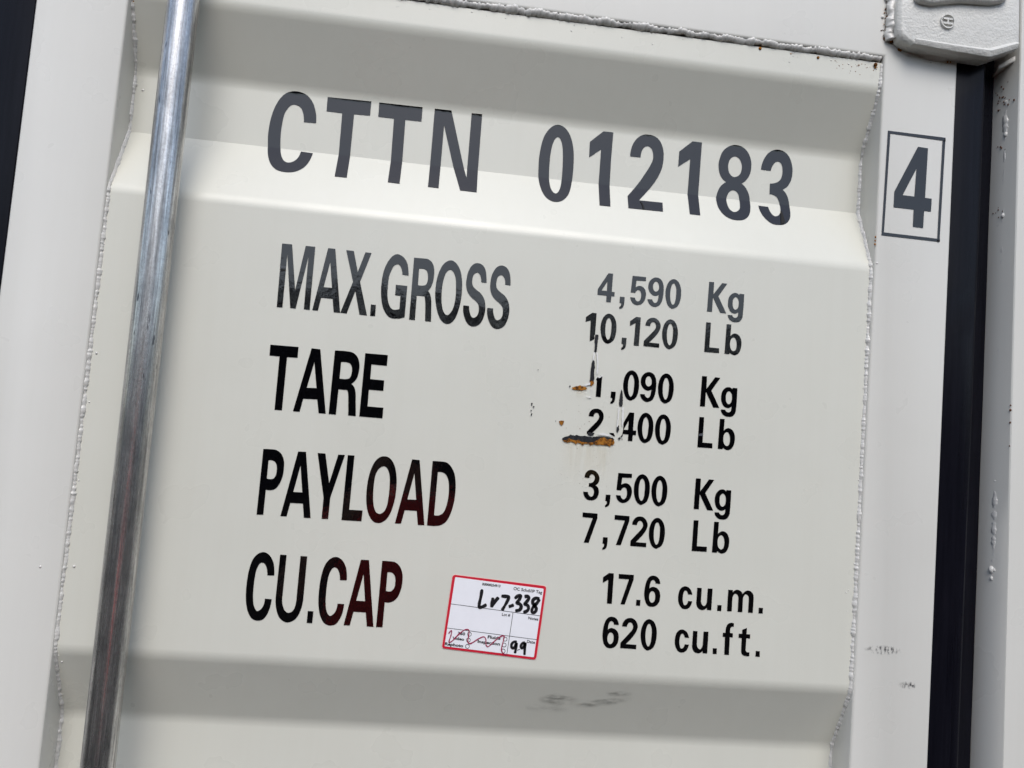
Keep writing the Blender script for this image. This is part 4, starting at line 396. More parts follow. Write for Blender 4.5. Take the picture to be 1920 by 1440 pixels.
doors = []
def make_door(mirror):
    def mx(a, b): return (a, b) if not mirror else (2 * XC - b, 2 * XC - a)
    x0, x1 = mx(-0.1032, 1.0523); i0, i1 = mx(0.0, 0.95)
    d = obj('door', door_frame_bm(x0, x1, i0, i1), PAINT_FRAME, cont, base=BASE)
    bevel_mod(d, .0032, 3)
    d['label'] = 'white left door leaf, mostly outside the photo' if mirror else 'white door leaf carrying the black lettering'
    pn = obj('corrugated_panel', panel_bm(i0 - .004, i1 + .004), PAINT, d, smooth=True, base=BASE)
    doors.append((d, pn))
    return d, pn
door, panel = make_door(False)
door2, panel2 = make_door(True)

# welds round the panel
obj('weld_bead', bead_bm(side_path(0.0, 1), seed=1.0), PAINT_WELD, door, True, BASE)
obj('weld_bead', bead_bm(side_path(0.95, -1), seed=12.0), PAINT_WELD, door, True, BASE)
top = [(Vector((0.003 + (0.944) * k / 120, .0045 + .0006 * math.sin(k), 0.8145)), Vector((0, -.75, -.66))) for k in range(121)]
obj('weld_bead', bead_bm(top, r=.0046, seed=23.0, lump=.25), PAINT_WELD, door, True, BASE)

# weld spatter: little painted balls near the seams
def spatter_bm(items):
    bm = bmesh.new()
    for x, y, z, r in items:
        m = Matrix.Translation((x, y, z)) @ Matrix.Diagonal((1, .7, 1, 1))
        bmesh.ops.create_icosphere(bm, subdivisions=2, radius=r, matrix=m)
    return bm
sp = [(0.0114, prof(.6725), .6725, .0016), (0.0109, prof(.0939), .0939, .0017), (-0.0231, 0, .0923, .0015), (.0084, prof(.3393), .3393, .0016), (.9535, .0005, .5411, .0018)]
for k in range(24):
    z = random.uniform(-.1, .8); s_ = random.choice((0, 1))
    x = (0 + abs(random.gauss(.006, .004))) if s_ == 0 else (.95 - abs(random.gauss(.006, .004)))
    sp.append((x, prof(z), z, random.uniform(.0005, .0012)))
for k in range(34):
    x = random.uniform(.3, .945); z = .812 - abs(random.gauss(.005, .006)); sp.append((x, prof(z), z, random.uniform(.0005, .0011)))
o_ = obj('weld_spatter', spatter_bm(sp), PAINT_WELD, door, True, BASE); o_['kind'] = 'stuff'
rs = [(.862, prof(.806) - .0004, .806, .0019), (.783, prof(.808) - .0004, .808, .0021), (.825, prof(.8065), .8065, .001), (.9405, .004, .806, .0026), (.941, .005, .8025, .0015), (.9185, .0055, .803, .0009),
      (.9495, -.0002, .575, .0013), (.9493, -.0002, .570, .0012), (.9494, 0, .5655, .0014), (.003, .008, .765, .0007)]
for k in range(26):
    rs.append((random.uniform(.88, .945), PY - .0001, .806 - abs(random.gauss(.006, .006)), random.uniform(.0003, .0007)))
o_ = obj('rust_speck', spatter_bm(rs), RUST, door, True, BASE); o_['kind'] = 'stuff'

# the writing
for w, letters in TEXT.items():
    polys = [[pts2(q) for q in l] for l in letters]
    if w == 'check':
        b_ = decal_bm(polys, off=.0005, surf=0.0)
    else:
        b_ = decal_bm(polys, off=.0005, cut=w in ('CTTN', 'number'))
    o_ = obj('lettering', b_, VINYL, door, False, BASE)

# chipped and scraped paint over the figures
def ragged(q, amp=.0007, step=.0011):
    out = []
    for (ax, az), (bx, bz) in zip(q, q[1:] + q[:1]):
        n = max(1, int(math.hypot(bx - ax, bz - az) / step))
        for k in range(n):
            x, z = ax + (bx - ax) * k / n, az + (bz - az) * k / n
            out.append((x + amp * noise.noise((x * 900, z * 900, 1)), z + amp * noise.noise((x * 900, z * 900, 7))))
    return out
def chip(name, polys, m, off):
    return obj(name, decal_bm([[ragged(pts2(q))] for q in polys], off=off), m, door, False, BASE)
chip('paint_chip', [CHIP['grey_bar']], PRIMER, .0010)['label'] = 'long scraped chip of bare dark steel under the tare figures'
chip('rust_patch', [CHIP['rust_bar']], RUST, .0014)['label'] = 'orange rust along the lower edge of the long chip'
chip('rust_patch', [CHIP['rust_patch']], RUST, .0012)
chip('rust_patch', [CHIP['rust_spot']], RUST, .0012)
chip('rust_patch', [CHIP['rust_tip']], RUST, .0016)
for g_ in CHIP['gouge']: chip('paint_chip', [g_], PRIMER, .0011)
for g_ in CHIP['white']: chip('peeled_paint', [g_], PEEL, .0018)
o_ = chip('dark_nick', CHIP['dark'], PRIMER, .0013); o_['kind'] = 'stuff'

CREASE = simple('black_crease', (.0015, .0015, .002), .8)
BUBBLE = simple('grey_bubble', (.07, .075, .085), .3)
for q in CREASES: obj('lettering_crease', decal_bm([[pts2(q)]], off=.0012, cut=True), CREASE, door, False, BASE)
for q in BUBBLES: obj('lettering_bubble', decal_bm([[pts2(q)]], off=.0012), BUBBLE, door, False, BASE)
for q in BOXCREASES: obj('lettering_crease', decal_bm([[pts2(q)]], off=.0012, surf=0.0), CREASE, door, False, BASE)

# stains: rust runs under the chip, black rubs
def stain(name, x0, x1, z0, z1, m, parent, fade, surf=prof, off=.0008, n=24, lab=None):
    bm = bmesh.new(); lay = bm.verts.layers.float.new('fade'); rows = []
    for j in range(n + 1):
        row = []
        for k in range(n + 1):
            u, v = k / n, j / n; x, z = x0 + (x1 - x0) * u, z0 + (z1 - z0) * v
            if surf is prof:
                nn = pnormal(z); q = Vector((x, prof(z), z)) + nn * off
            else: q = Vector((x, surf - off, z))
            ve = bm.verts.new(q); ve[lay] = fade(u, v); row.append(ve)
        rows.append(row)
    for a, b in zip(rows, rows[1:]):
        for k in range(n): bm.faces.new((a[k], a[k + 1], b[k + 1], b[k]))
    o = obj(name, bm, m, parent, True, BASE)
    if lab: o['label'] = lab
    return o
def blob(cx, cy, rx, ry): return lambda u, v: max(0, 1 - ((u - cx) / rx) ** 2 - ((v - cy) / ry) ** 2)
def scuff_fade(u, v):
    a = max(0, 1 - ((u - .30) / .20) ** 2 - ((v - .52) / .20) ** 2)
    b = max(0, 1 - ((u - .72) / .30) ** 2 - ((v - .50 - (u - .72) * .55) / .13) ** 2)
    c_ = .8 * max(0, 1 - ((u - .86) / .14) ** 2 - ((v - .80) / .10) ** 2)
    d = .35 * max(0, 1 - ((u - .2) / .25) ** 2 - ((v - .22) / .15) ** 2)
    return min(1, a + b + c_ + d)
stain('scuff_mark', .545, .675, -.056, -.012, SCUFF, door, scuff_fade, n=40, lab='black rub mark on the lower slope of the panel')
stain('scuff_mark', .958, 1.010, .045, .061, SCUFF2, door, blob(.55, .5, .5, .38), surf=0.0, off=.0006)
stain('scuff_mark', 1.008, 1.034, .006, .017, SCUFF2, door, blob(.5, .5, .5, .45), surf=0.0, off=.0006)
ZR = pts2(CHIP['rust_bar']); zx0 = min(a for a, b in ZR); zx1 = max(a for a, b in ZR); zz = min(b for a, b in ZR) + .012
stain('rust_run', zx0, zx1, zz - .062, zz, DRIP, door, lambda u, v: v ** 1.2 * min(1, 6 * u, 6 * (1 - u)), off=.0007)
stain('rust_run', zx0 - .012, zx1, zz - .075, zz + .065, DRIPDOT, door, lambda u, v: min(1, 4 * u, 4 * (1 - u), 4 * v, 5 * (1 - v)), off=.0009)
q_ = pts2(CHIP['rust_patch']); px0 = min(a for a, b in q_); px1 = max(a for a, b in q_); pz = min(b for a, b in q_)
stain('rust_run', px0, px1, pz - .012, pz + .004, DRIP, door, lambda u, v: v * min(1, 5 * u, 5 * (1 - u)), off=.0007)

# rubber gaskets
def strip_bm(sec, z0, z1, n=1, wob=0.0):
    """sec: [(x, y)] profile run from z0 to z1; x may be (x at z0, x at z1)"""
    bm = bmesh.new(); rows = []
    for j in range(n + 1):
        t = j / n; z = z0 + (z1 - z0) * t
        rows.append([bm.verts.new(((x if not isinstance(x, tuple) else x[0] + (x[1] - x[0]) * t) + wob * noise.noise((z * 9, k, 3)), y, z)) for k, (x, y) in enumerate(sec)])
    for a, b in zip(rows, rows[1:]):
        for k in range(len(sec) - 1): bm.faces.new((a[k], a[k + 1], b[k + 1], b[k]))
    bmesh.ops.recalc_face_normals(bm, faces=bm.faces)
    return bm
o_ = obj('door_gasket', strip_bm([(1.0515, .030), (1.0515, .010), (1.056, .0075), (1.095, .0075), (1.0985, .0095), (1.1005, .0275), ((1.134, 1.1245), .029), ((1.137, 1.128), .05)], ZB, ZT, 60, .0006), RUBBER, door, False, BASE)
smooth_by_angle(o_, 30)
o_ = obj('door_gasket', strip_bm([(-.1022, .030), (-.1022, .008), (-.106, .0045), (-.145, .003), (-.1515, .006), (-.1515, .03)], ZB, ZT, 60, .0006), RUBBER, door, False, BASE)
smooth_by_angle(o_, 30)

# corner post on the right: a slanting inner face, then the front face
zb, zt = GZ + .06, 1.12
def lin(x0, x1, z0, z1, z): return x0 + (x1 - x0) * (z - z0) / (z1 - z0)
gx = (lin(1.1318, 1.1262, -.0959, .7, zb), lin(1.1318, 1.1262, -.0959, .7, zt))
fx = (lin(1.1425, 1.1315, -.08, .83, zb), lin(1.1425, 1.1315, -.08, .83, zt))
mxx = tuple(a + (b - a) * .46 for a, b in zip(gx, fx))
post = obj('corner_post', strip_bm([(gx, .08), (gx, .026), (mxx, .0065), (fx, -.0105), ((fx[0] + .0012, fx[1] + .0012), -.0120), (1.20, -.0120), (1.285, -.0120), (1.288, -.009), (1.288, .16)], zb, zt, 40, .0003), PAINT_FRAME, cont, False, BASE)
smooth_by_angle(post, 22)
def post_pt(z, k=.5, o=0.0):
    g = lin(gx[0], gx[1], zb, zt, z); f = lin(fx[0], fx[1], zb, zt, z)
    return Vector((g + (f - g) * k - o, .026 + (-.0365) * k, z))
NP = Vector((-.97, -.25, 0)).normalized()
for (z0, z1, r, sd_) in ((.782, .735, .0034, 31), (.735, .60, .0019, 33), (.60, .30, .0014, 34), (.275, .158, .0034, 37), (.15, -.14, .0012, 39)):
    obj('weld_bead', bead_bm([(post_pt(z0 + (z1 - z0) * k / 30), NP) for k in range(31)], r=r, seed=sd_, lump=.4, flat=.28, fine=.25), PAINT_WELD, post, True, BASE)
for q in ((*post_pt(.160, .45, -.002), .0060), (*post_pt(.149, .47, -.001), .0036), (*post_pt(.625, .5, -.0015), .0042), (*post_pt(.735, .52, -.002), .0048)):
    obj('weld_blob', spatter_bm([q]), PAINT_WELD, post, True, BASE)
rp = []
for k in range(34):
    z = random.choice((random.gauss(.79, .008), random.gauss(.79, .008), random.gauss(.77, .012), random.gauss(.728, .01), random.gauss(.635, .004)))
    rp.append((*post_pt(z, min(.95, max(.05, random.gauss(.35, .2))), .0002), random.uniform(.0005, .0017)))
for z in (.372, .366, .350, .32): rp.append((*post_pt(z, 1.0, .0001), random.uniform(.001, .0018)))
o_ = obj('rust_speck', spatter_bm(rp), RUST_DARK, post, True, BASE); o_['kind'] = 'stuff'
# the mirrored post of the far side, the body behind the doors
obj('corner_post', strip_bm([(2 * XC - 1.285, .16), (2 * XC - 1.285, -.012), (2 * XC - 1.135, -.012), (2 * XC - 1.128, .08)], zb, zt, 4), PAINT_FRAME, cont, False, BASE)
def body_bm():
    bm = bmesh.new()
    xl, xr = 2 * XC - 1.285, 1.285
    box(bm, xl, xr, .06, 3.6, GZ + .16, ZT + .10)
    return bm
obj('body', body_bm(), PAINT_FRAME, cont, False, BASE)
def rail_bm(z0, z1):
    bm = bmesh.new(); box(bm, 2 * XC - 1.12, 1.12, -.008, .05, z0, z1); return bm
o_ = obj('door_header', rail_bm(ZT + .012, ZT + .15), PAINT_FRAME, cont, False, BASE); bevel_mod(o_, .004)
o_ = obj('door_sill', rail_bm(GZ + .06, ZB - .012), PAINT_FRAME, cont, False, BASE); bevel_mod(o_, .004)

# ---------------------------------------------------------------- hinge casting
def prism(bm, poly, y0, y1, chamf=0.0, cy=0.0):
    """poly in x-z, extruded from y1 (back) to y0 (front), with a chamfered front edge"""
    cx = sum(a for a, b in poly) / len(poly); cz = sum(b for a, b in poly) / len(poly)
    back = [bm.verts.new((a, y1, b)) for a, b in poly]
    mid = [bm.verts.new((a, y0 + cy, b)) for a, b in poly]
    n = len(poly); fr = []
    for i in range(n):
        p0, p1, p2 = Vector(poly[i - 1]), Vector(poly[i]), Vector(poly[(i + 1) % n])
        e1, e2 = (p1 - p0).normalized(), (p2 - p1).normalized()
        nn = Vector((-(e1.y + e2.y), e1.x + e2.x)); nn = nn.normalized() if nn.length > 1e-6 else Vector((0, 0))
        if nn.dot(Vector((cx, cz)) - p1) < 0: nn = -nn
        q = p1 + nn * chamf
        fr.append(bm.verts.new((q.x, y0, q.y)))
    for i in range(n):
        j = (i + 1) % n
        bm.faces.new((back[i], back[j], mid[j], mid[i])); bm.faces.new((mid[i], mid[j], fr[j], fr[i]))
    bm.faces.new(fr); bm.faces.new(back[::-1])
    bmesh.ops.recalc_face_normals(bm, faces=bm.faces)
plate = HINGE['plate']
bm = bmesh.new(); prism(bm, plate, -.0205, .004, .0045, .0045)
hinge = obj('hinge', bm, PAINT_CAST, cont, False, BASE); hinge['label'] = 'white cast hinge blade with a round raised maker mark'
bevel_mod(hinge, .0016, 2, 25)
bm = bmesh.new()       # raised rib along the lower edge
rb = [Vector((x, 0, z)) for x, z in HINGE['ridge']]
low = [(0.9740, .8272), (1.0221, .8245), (1.0815, .8228), (1.1195, .8400)]
prof_r = [[Vector((.9800, -.0110, .8310 - .0006 * k)) for k in range(5)]]
for (a, (lx, lz)) in zip(rb, low):
    prof_r.append([Vector((a.x, -.0200, a.z + .0015)), Vector((a.x, -.0235, a.z - .0005)), Vector((a.x * .6 + lx * .4, -.0262, a.z * .6 + lz * .4)), Vector((lx, -.0235, lz - .0015)), Vector((lx, -.016, lz - .003))])
vr = [[bm.verts.new(v) for v in r] for r in prof_r]
for a, b in zip(vr, vr[1:]):
    for k in range(4): bm.faces.new((a[k], a[k + 1], b[k + 1], b[k]))
bm.faces.new(vr[-1][::-1])
bmesh.ops.recalc_face_normals(bm, faces=bm.faces)
o_ = obj('rib', bm, PAINT_CAST, hinge, False, BASE); bevel_mod(o_, .0018, 3, 25)
bm = bmesh.new()
up_ = HINGE['upper']; prism(bm, up_[::-1] + [(1.1, .95), (.975, .95)][::-1] if False else up_ + [(1.103, .95), (.972, .95)], -.030, -.015, .004, .003)
o_ = obj('knuckle', bm, PAINT_CAST, hinge, False, BASE); bevel_mod(o_, .002, 2, 25)
# maker mark: a raised ring with a letter H lying on its side
def ring_bm(cx, cz, r0, r1, y0, y1, n=40):
    bm = bmesh.new(); A = []
    for k in range(n):
        c_, s_ = math.cos(2 * math.pi * k / n), math.sin(2 * math.pi * k / n)
        A.append([bm.verts.new((cx + r * c_, y, cz + r * s_)) for r, y in ((r1, y1), (r1 - .0006, y0), (r0 + .0006, y0), (r0, y1))])
    for k in range(n):
        a, b = A[k], A[(k + 1) % n]
        for i in range(3): bm.faces.new((a[i], a[i + 1], b[i + 1], b[i]))
    bmesh.ops.recalc_face_normals(bm, faces=bm.faces)
    return bm
ex, ez = HINGE['emblem'][0]
er = .0103
bm = ring_bm(ex, ez, er - .0026, er, -.0232, -.0204)
for z in (.0031, -.0031):
    box(bm, ex - .0066, ex + .0066, -.0230, -.0204, ez + z - .00115, ez + z + .00115)
box(bm, ex - .0010, ex + .0010, -.0229, -.0204, ez - .0022, ez + .0022)
o_ = obj('emblem', bm, PAINT_CAST, hinge, False, BASE)
smooth_by_angle(o_, 30)
# weld down the left edge of the casting and the fillet under it
hp = [(Vector((.9537 - .0012 * math.sin(k), -.004, .915 - .0026 * k)), Vector((-.6, -.8, 0)).normalized()) for k in range(31)]
obj('weld_bead', bead_bm(hp, r=.0060, seed=51, lump=.32, flat=.8, fine=.12), PAINT_WELD, hinge, True, BASE)
fl = [Vector((x, 0, z)) for x, z in HINGE['fillet']]
bm = bmesh.new(); pa = []
for i, f in enumerate(fl):
    t = i / (len(fl) - 1); inner = Vector((lin(.958, 1.05, 0, 1, t), -.014, lin(.8395, .8225, 0, 1, t)))
    pa.append([f + Vector((0, .001, 0)), f.lerp(inner, .45) + Vector((0, -.0005, .001)), inner])
def cat(rows, n=6):
    out = []
    for a, b in zip(rows, rows[1:]):
        for k in range(n): out.append([p.lerp(q, k / n) for p, q in zip(a, b)])
    return out + [rows[-1]]
pv_ = [[bm.verts.new(v + Vector((0, 0, .0012 * noise.noise((v.x * 160, 3, j))))) for j, v in enumerate(r)] for r in cat(pa)]
for a, b in zip(pv_, pv_[1:]):
    for k in range(2): bm.faces.new((a[k], a[k + 1], b[k + 1], b[k]))
bmesh.ops.recalc_face_normals(bm, faces=bm.faces)
obj('weld_fillet', bm, PAINT_WELD, hinge, True, BASE)
rh = []
for k in range(46):
    z = random.uniform(.838, .895); rh.append((.9492 + random.gauss(0, .0012), -.0008, z, random.uniform(.0004, .0011)))
rh += [(.9485, -.0005, .8415, .0018), (.9575, -.002, .8365, .0026), (.9700, -.0005, .8285, .0028), (.9715, -.0005, .8270, .0016), (1.036, -.003, .8185, .0012), (1.040, -.003, .819, .001), (.9895, -.008, .829, .001), (.9435, -.0003, .8505, .0009)]
o_ = obj('rust_speck', spatter_bm(rh), RUST, hinge, True, BASE); o_['kind'] = 'stuff'
ws = [(.9445, -.0005, .8690, .0022), (.946, -.0005, .852, .0014), (1.003, -.0006, .8205, .0014), (1.0145, -.0006, .8170, .0015), (.963, -.0006, .833, .0012), (1.03, -.0006, .8165, .001)]
o_ = obj('weld_spatter', spatter_bm(ws), PAINT_WELD, hinge, True, BASE); o_['kind'] = 'stuff'
# hinge lug on the post
bm = bmesh.new()
lg = HINGE['lug']
lv = [Vector((lg[0][0], .006, lg[0][1])), Vector((lg[1][0] + .02, -.022, lg[1][1] + .012)), Vector((lg[2][0] + .02, -.022, lg[2][1] + .010)), Vector((lg[3][0], .006, lg[3][1] + .002))]
f0 = [bm.verts.new(v) for v in lv]; f1 = [bm.verts.new(v + Vector((.012, .03, 0))) for v in lv]
bm.faces.new(f0); bm.faces.new(f1[::-1])
for i in range(4): bm.faces.new((f0[i], f1[i], f1[(i + 1) % 4], f0[(i + 1) % 4]))
bmesh.ops.recalc_face_normals(bm, faces=bm.faces)
o_ = obj('hinge_lug', bm, PAINT_CAST, post, False, BASE); bevel_mod(o_, .0015, 2, 30)

# ---------------------------------------------------------------- locking bar
def tube_bm(x, y, r, z0, z1, n=64, m=60):
    bm = bmesh.new(); rows = []
    for j in range(m + 1):
        z = z0 + (z1 - z0) * j / m
        rows.append([bm.verts.new((x + r * math.cos(2 * math.pi * k / n), y + r * math.sin(2 * math.pi * k / n), z)) for k in range(n)])
    for a, b in zip(rows, rows[1:]):
        for k in range(n): bm.faces.new((a[k], a[(k + 1) % n], b[(k + 1) % n], b[k]))
    bm.faces.new(rows[0][::-1]); bm.faces.new(rows[-1])
    bmesh.ops.recalc_face_normals(bm, faces=bm.faces)
    return bm
BX, BY, BR = .0735, -.030, .0177
bar = obj('locking_bar', tube_bm(BX, BY, BR, GZ + .09, 1.06), GALV, cont, True, BASE)
bar['label'] = 'galvanised steel tube running up the door'
smooth_by_angle(bar, 40)
for z in (-1.05, -.55, .99):          # the guides that hold it, beyond the photo's edges
    bm = bmesh.new(); box(bm, BX - .034, BX + .034, -.052, .002, z - .03, z + .03)
    o_ = obj('bar_guide', bm, PAINT_CAST, bar, False, BASE); bevel_mod(o_, .006)

# ---------------------------------------------------------------- the paper sticker
TB = Vector((.4965, .006, .0645))
tagr = bpy.data.objects.new('inspection_sticker', None); COL.objects.link(tagr); tagr.location = TB
tag(tagr, 'white paper sticker with red border and handwriting, stuck crooked beside CU.CAP', 'sticker')
PAPER = simple('white_paper', (.80, .80, .83), .45, var=.02, vscale=60)
RED = simple('red_print', (.56, .008, .028), .45)
INK = simple('black_ink', (.006, .006, .008), .4)
THIN = simple('grey_print', (.008, .008, .010), .5)
CRIM = simple('crimson_ink', (.30, .01, .06), .5)
HALO = simple('pink_paper_edge', (.80, .45, .42), .5)
def tobj(name, polys, m, off):
    return obj(name, decal_bm(polys, off=off), m, tagr, False, TB)
outer = pts2(TAG['outer']); inner = pts2(TAG['inner'])
def grow(q, d):
    cx = sum(a for a, b in q) / len(q); cz = sum(b for a, b in q) / len(q)
    return [(cx + (a - cx) * (1 + d), cz + (b - cz) * (1 + d)) for a, b in q]
tobj('paper_edge', [[grow(outer, .008)]], HALO, .0007)
tobj('red_border', [[outer]], RED, .0009)
tobj('paper', [[grow(inner, -.012)]], PAPER, .0011)
def stroke(path, w, closed=False, taper=0.0, sub=5):
    """ribbon along a smoothed path"""
    P = [Vector(q) for q in path]; n = len(P); C = []
    if n < 3 or sub == 1: C = P
    else:
        for i in range(n - 1):
            p0, p1, p2, p3 = P[max(0, i - 1)], P[i], P[i + 1], P[min(n - 1, i + 2)]
            for k in range(sub):
                t = k / sub
                C.append(.5 * ((2 * p1) + (p2 - p0) * t + (2 * p0 - 5 * p1 + 4 * p2 - p3) * t * t + (3 * p1 - p0 - 3 * p2 + p3) * t ** 3))
        C.append(P[-1])
    L, Rr = [], []
    for i, c in enumerate(C):
        t = (C[min(i + 1, len(C) - 1)] - C[max(i - 1, 0)]).normalized(); nn = Vector((-t.y, t.x))
        ww = w * (1 + taper * noise.noise((c.x * 200, c.y * 200, 2.0)))
        if len(C) > 4 and i in (0, len(C) - 1): ww *= .55
        L.append(c + nn * ww / 2); Rr.append(c - nn * ww / 2)
    return L, Rr
def strokes_obj(name, paths, w, m, off, taper=0.0, sub=5):
    bm = bmesh.new()
    for k, pth in enumerate(paths):
        L, Rr = stroke(pth, w, taper=taper, sub=sub)
        yy = prof(.06) - off - k * .00001
        a = [bm.verts.new((v.x, yy, v.y)) for v in L]; b = [bm.verts.new((v.x, yy, v.y)) for v in Rr]
        for i in range(len(a) - 1): bm.faces.new((a[i], a[i + 1], b[i + 1], b[i]))
    bmesh.ops.recalc_face_normals(bm, faces=bm.faces)
    for f in bm.faces:
        if f.normal.y > 0: f.normal_flip()
    return obj(name, bm, m, tagr, False, TB)
U = 8.52e-5          # one unit of the sticker's own drawing, in metres
for l in TAG['lines']: strokes_obj('ruled_line', [pts2(l)], 7 * U, THIN, .0013, sub=1)
circ = []
for s_ in TAG['circles']:
    cx, cz = pts2(s_)[0]
    circ.append([(cx + 27 * U * math.cos(k * math.pi / 12), cz + 27 * U * math.sin(k * math.pi / 12)) for k in range(25)])
for q in circ: strokes_obj('tick_circle', [q], 8 * U, THIN, .0013, sub=1)
def text_poly(s, bold):
    cu = bpy.data.curves.new('t', 'FONT'); cu.body = s; cu.size = 1.0; cu.offset = 0.034 if bold else 0.016; cu.resolution_u = 3
    o = bpy.data.objects.new('t', cu); COL.objects.link(o)
    dg = bpy.context.evaluated_depsgraph_get(); me = bpy.data.meshes.new_from_object(o.evaluated_get(dg))
    bpy.data.objects.remove(o); bpy.data.curves.remove(cu)
    return me
def print_text(items, m):
    bm = bmesh.new(); bold = 0
    for s, (ax, az, bx, bz, cx, cz), bo in items:
        me = text_poly(s, bo)
        xs = [v.co.x for v in me.vertices]; x0, x1 = min(xs), max(xs)
        a, b, c_ = Vector((ax, az)), Vector((bx, bz)), Vector((cx, cz))
        u = (b - a) / (x1 - x0); w = Vector((-(b - a).y, (b - a).x)).normalized() * (c_ - a).length / .729
        vs = [bm.verts.new((a.x + u.x * (v.co.x - x0) + w.x * v.co.y, prof(.06) - .0014, a.y + u.y * (v.co.x - x0) + w.y * v.co.y)) for v in me.vertices]
        for p_ in me.polygons:
            try: bm.faces.new([vs[i] for i in p_.vertices])
            except ValueError: pass
        bpy.data.meshes.remove(me)
    for f in bm.faces:
        f.normal_update()
        if f.normal.y > 0: f.normal_flip()
    return obj('printed_text', bm, m, tagr, False, TB)
for it in TAG_TEXT: print_text([it], THIN)
strokes_obj('handwriting', [pts2(l) for l in TAG['hand'][:8]], 46 * U, INK, .0015, .3)
strokes_obj('handwriting', [pts2(l) for l in TAG['hand'][8:]], 38 * U, INK, .0015, .3)
strokes_obj('pen_scribble', [pts2(TAG['wave'])], 15 * U, CRIM, .0017, .4)

# ---------------------------------------------------------------- what stands behind the camera and shows in the gloss
def ground():
    m, nt, b = mat('grey_gravel')
    p = pos(nt)
    n = noi(nt, p, 45, 6, .7)
    ln(nt, rampn(nt, n, [(0.3, (.012, .010, .007)), (0.6, (.026, .021, .014)), (0.8, (.05, .04, .028))]), b.inputs['Base Color'])
    b.inputs['Roughness'].default_value = 0.95; b.inputs['Specular IOR Level'].default_value = 0.0
    bump(nt, b, n, .8, .02)
    bm = bmesh.new(); v = [bm.verts.new(q) for q in ((-120, -120, GZ), (120, -120, GZ), (120, 120, GZ), (-120, 120, GZ))]; bm.faces.new(v)
    o = obj('ground', bm, m); tag(o, kind='structure')
ground()
def treeline():
    m, nt, b = mat('dark_foliage')
    ln(nt, rampn(nt, noi(nt, pos(nt), 1.5, 3), [(0.3, (.004, .005, .004)), (0.7, (.016, .013, .007))]), b.inputs['Base Color'])
    b.inputs['Roughness'].default_value = 0.8; b.inputs['Specular IOR Level'].default_value = 0.1
    rnd = random.Random(5); bm = bmesh.new()
    def top(x): return 3.75 + .5 * noise.noise((x * .35, 2, 0)) + .35 * noise.noise((x * 1.3, 5, 0)) + .02 * x * 0
    for k in range(15000):
        x = rnd.uniform(-26, 26) if k % 4 else rnd.uniform(-60, 60); t = top(x)
        z = t + .25 - abs(rnd.gauss(0, .7)) if k % 3 else rnd.uniform(GZ, t)
        y = -21 + rnd.uniform(-1.2, 1.2)
        if z < GZ: continue
        s_ = rnd.uniform(.06, .17)
        a = Vector((rnd.gauss(0, 1), rnd.gauss(0, 1), rnd.gauss(0, 1))).normalized(); b_ = a.cross(Vector((rnd.gauss(0, 1), rnd.gauss(0, 1), 1))).normalized()
        c_ = Vector((x, y, z))
        bm.faces.new([bm.verts.new(c_ + a * s_), bm.verts.new(c_ + b_ * s_ * .6), bm.verts.new(c_ - a * s_), bm.verts.new(c_ - b_ * s_ * .6)])
    # dense inside
    rows = []
    for j in range(5):
        rows.append([bm.verts.new((-70 + 140 * k / 130, -22.2, GZ - .1 + (top(-70 + 140 * k / 130) - .45 - GZ + .1) * j / 4)) for k in range(131)])
    for a, b_ in zip(rows, rows[1:]):
        for k in range(130): bm.faces.new((a[k], a[k + 1], b_[k + 1], b_[k]))
    o = obj('treeline', bm, m); tag(o, kind='stuff')
treeline()

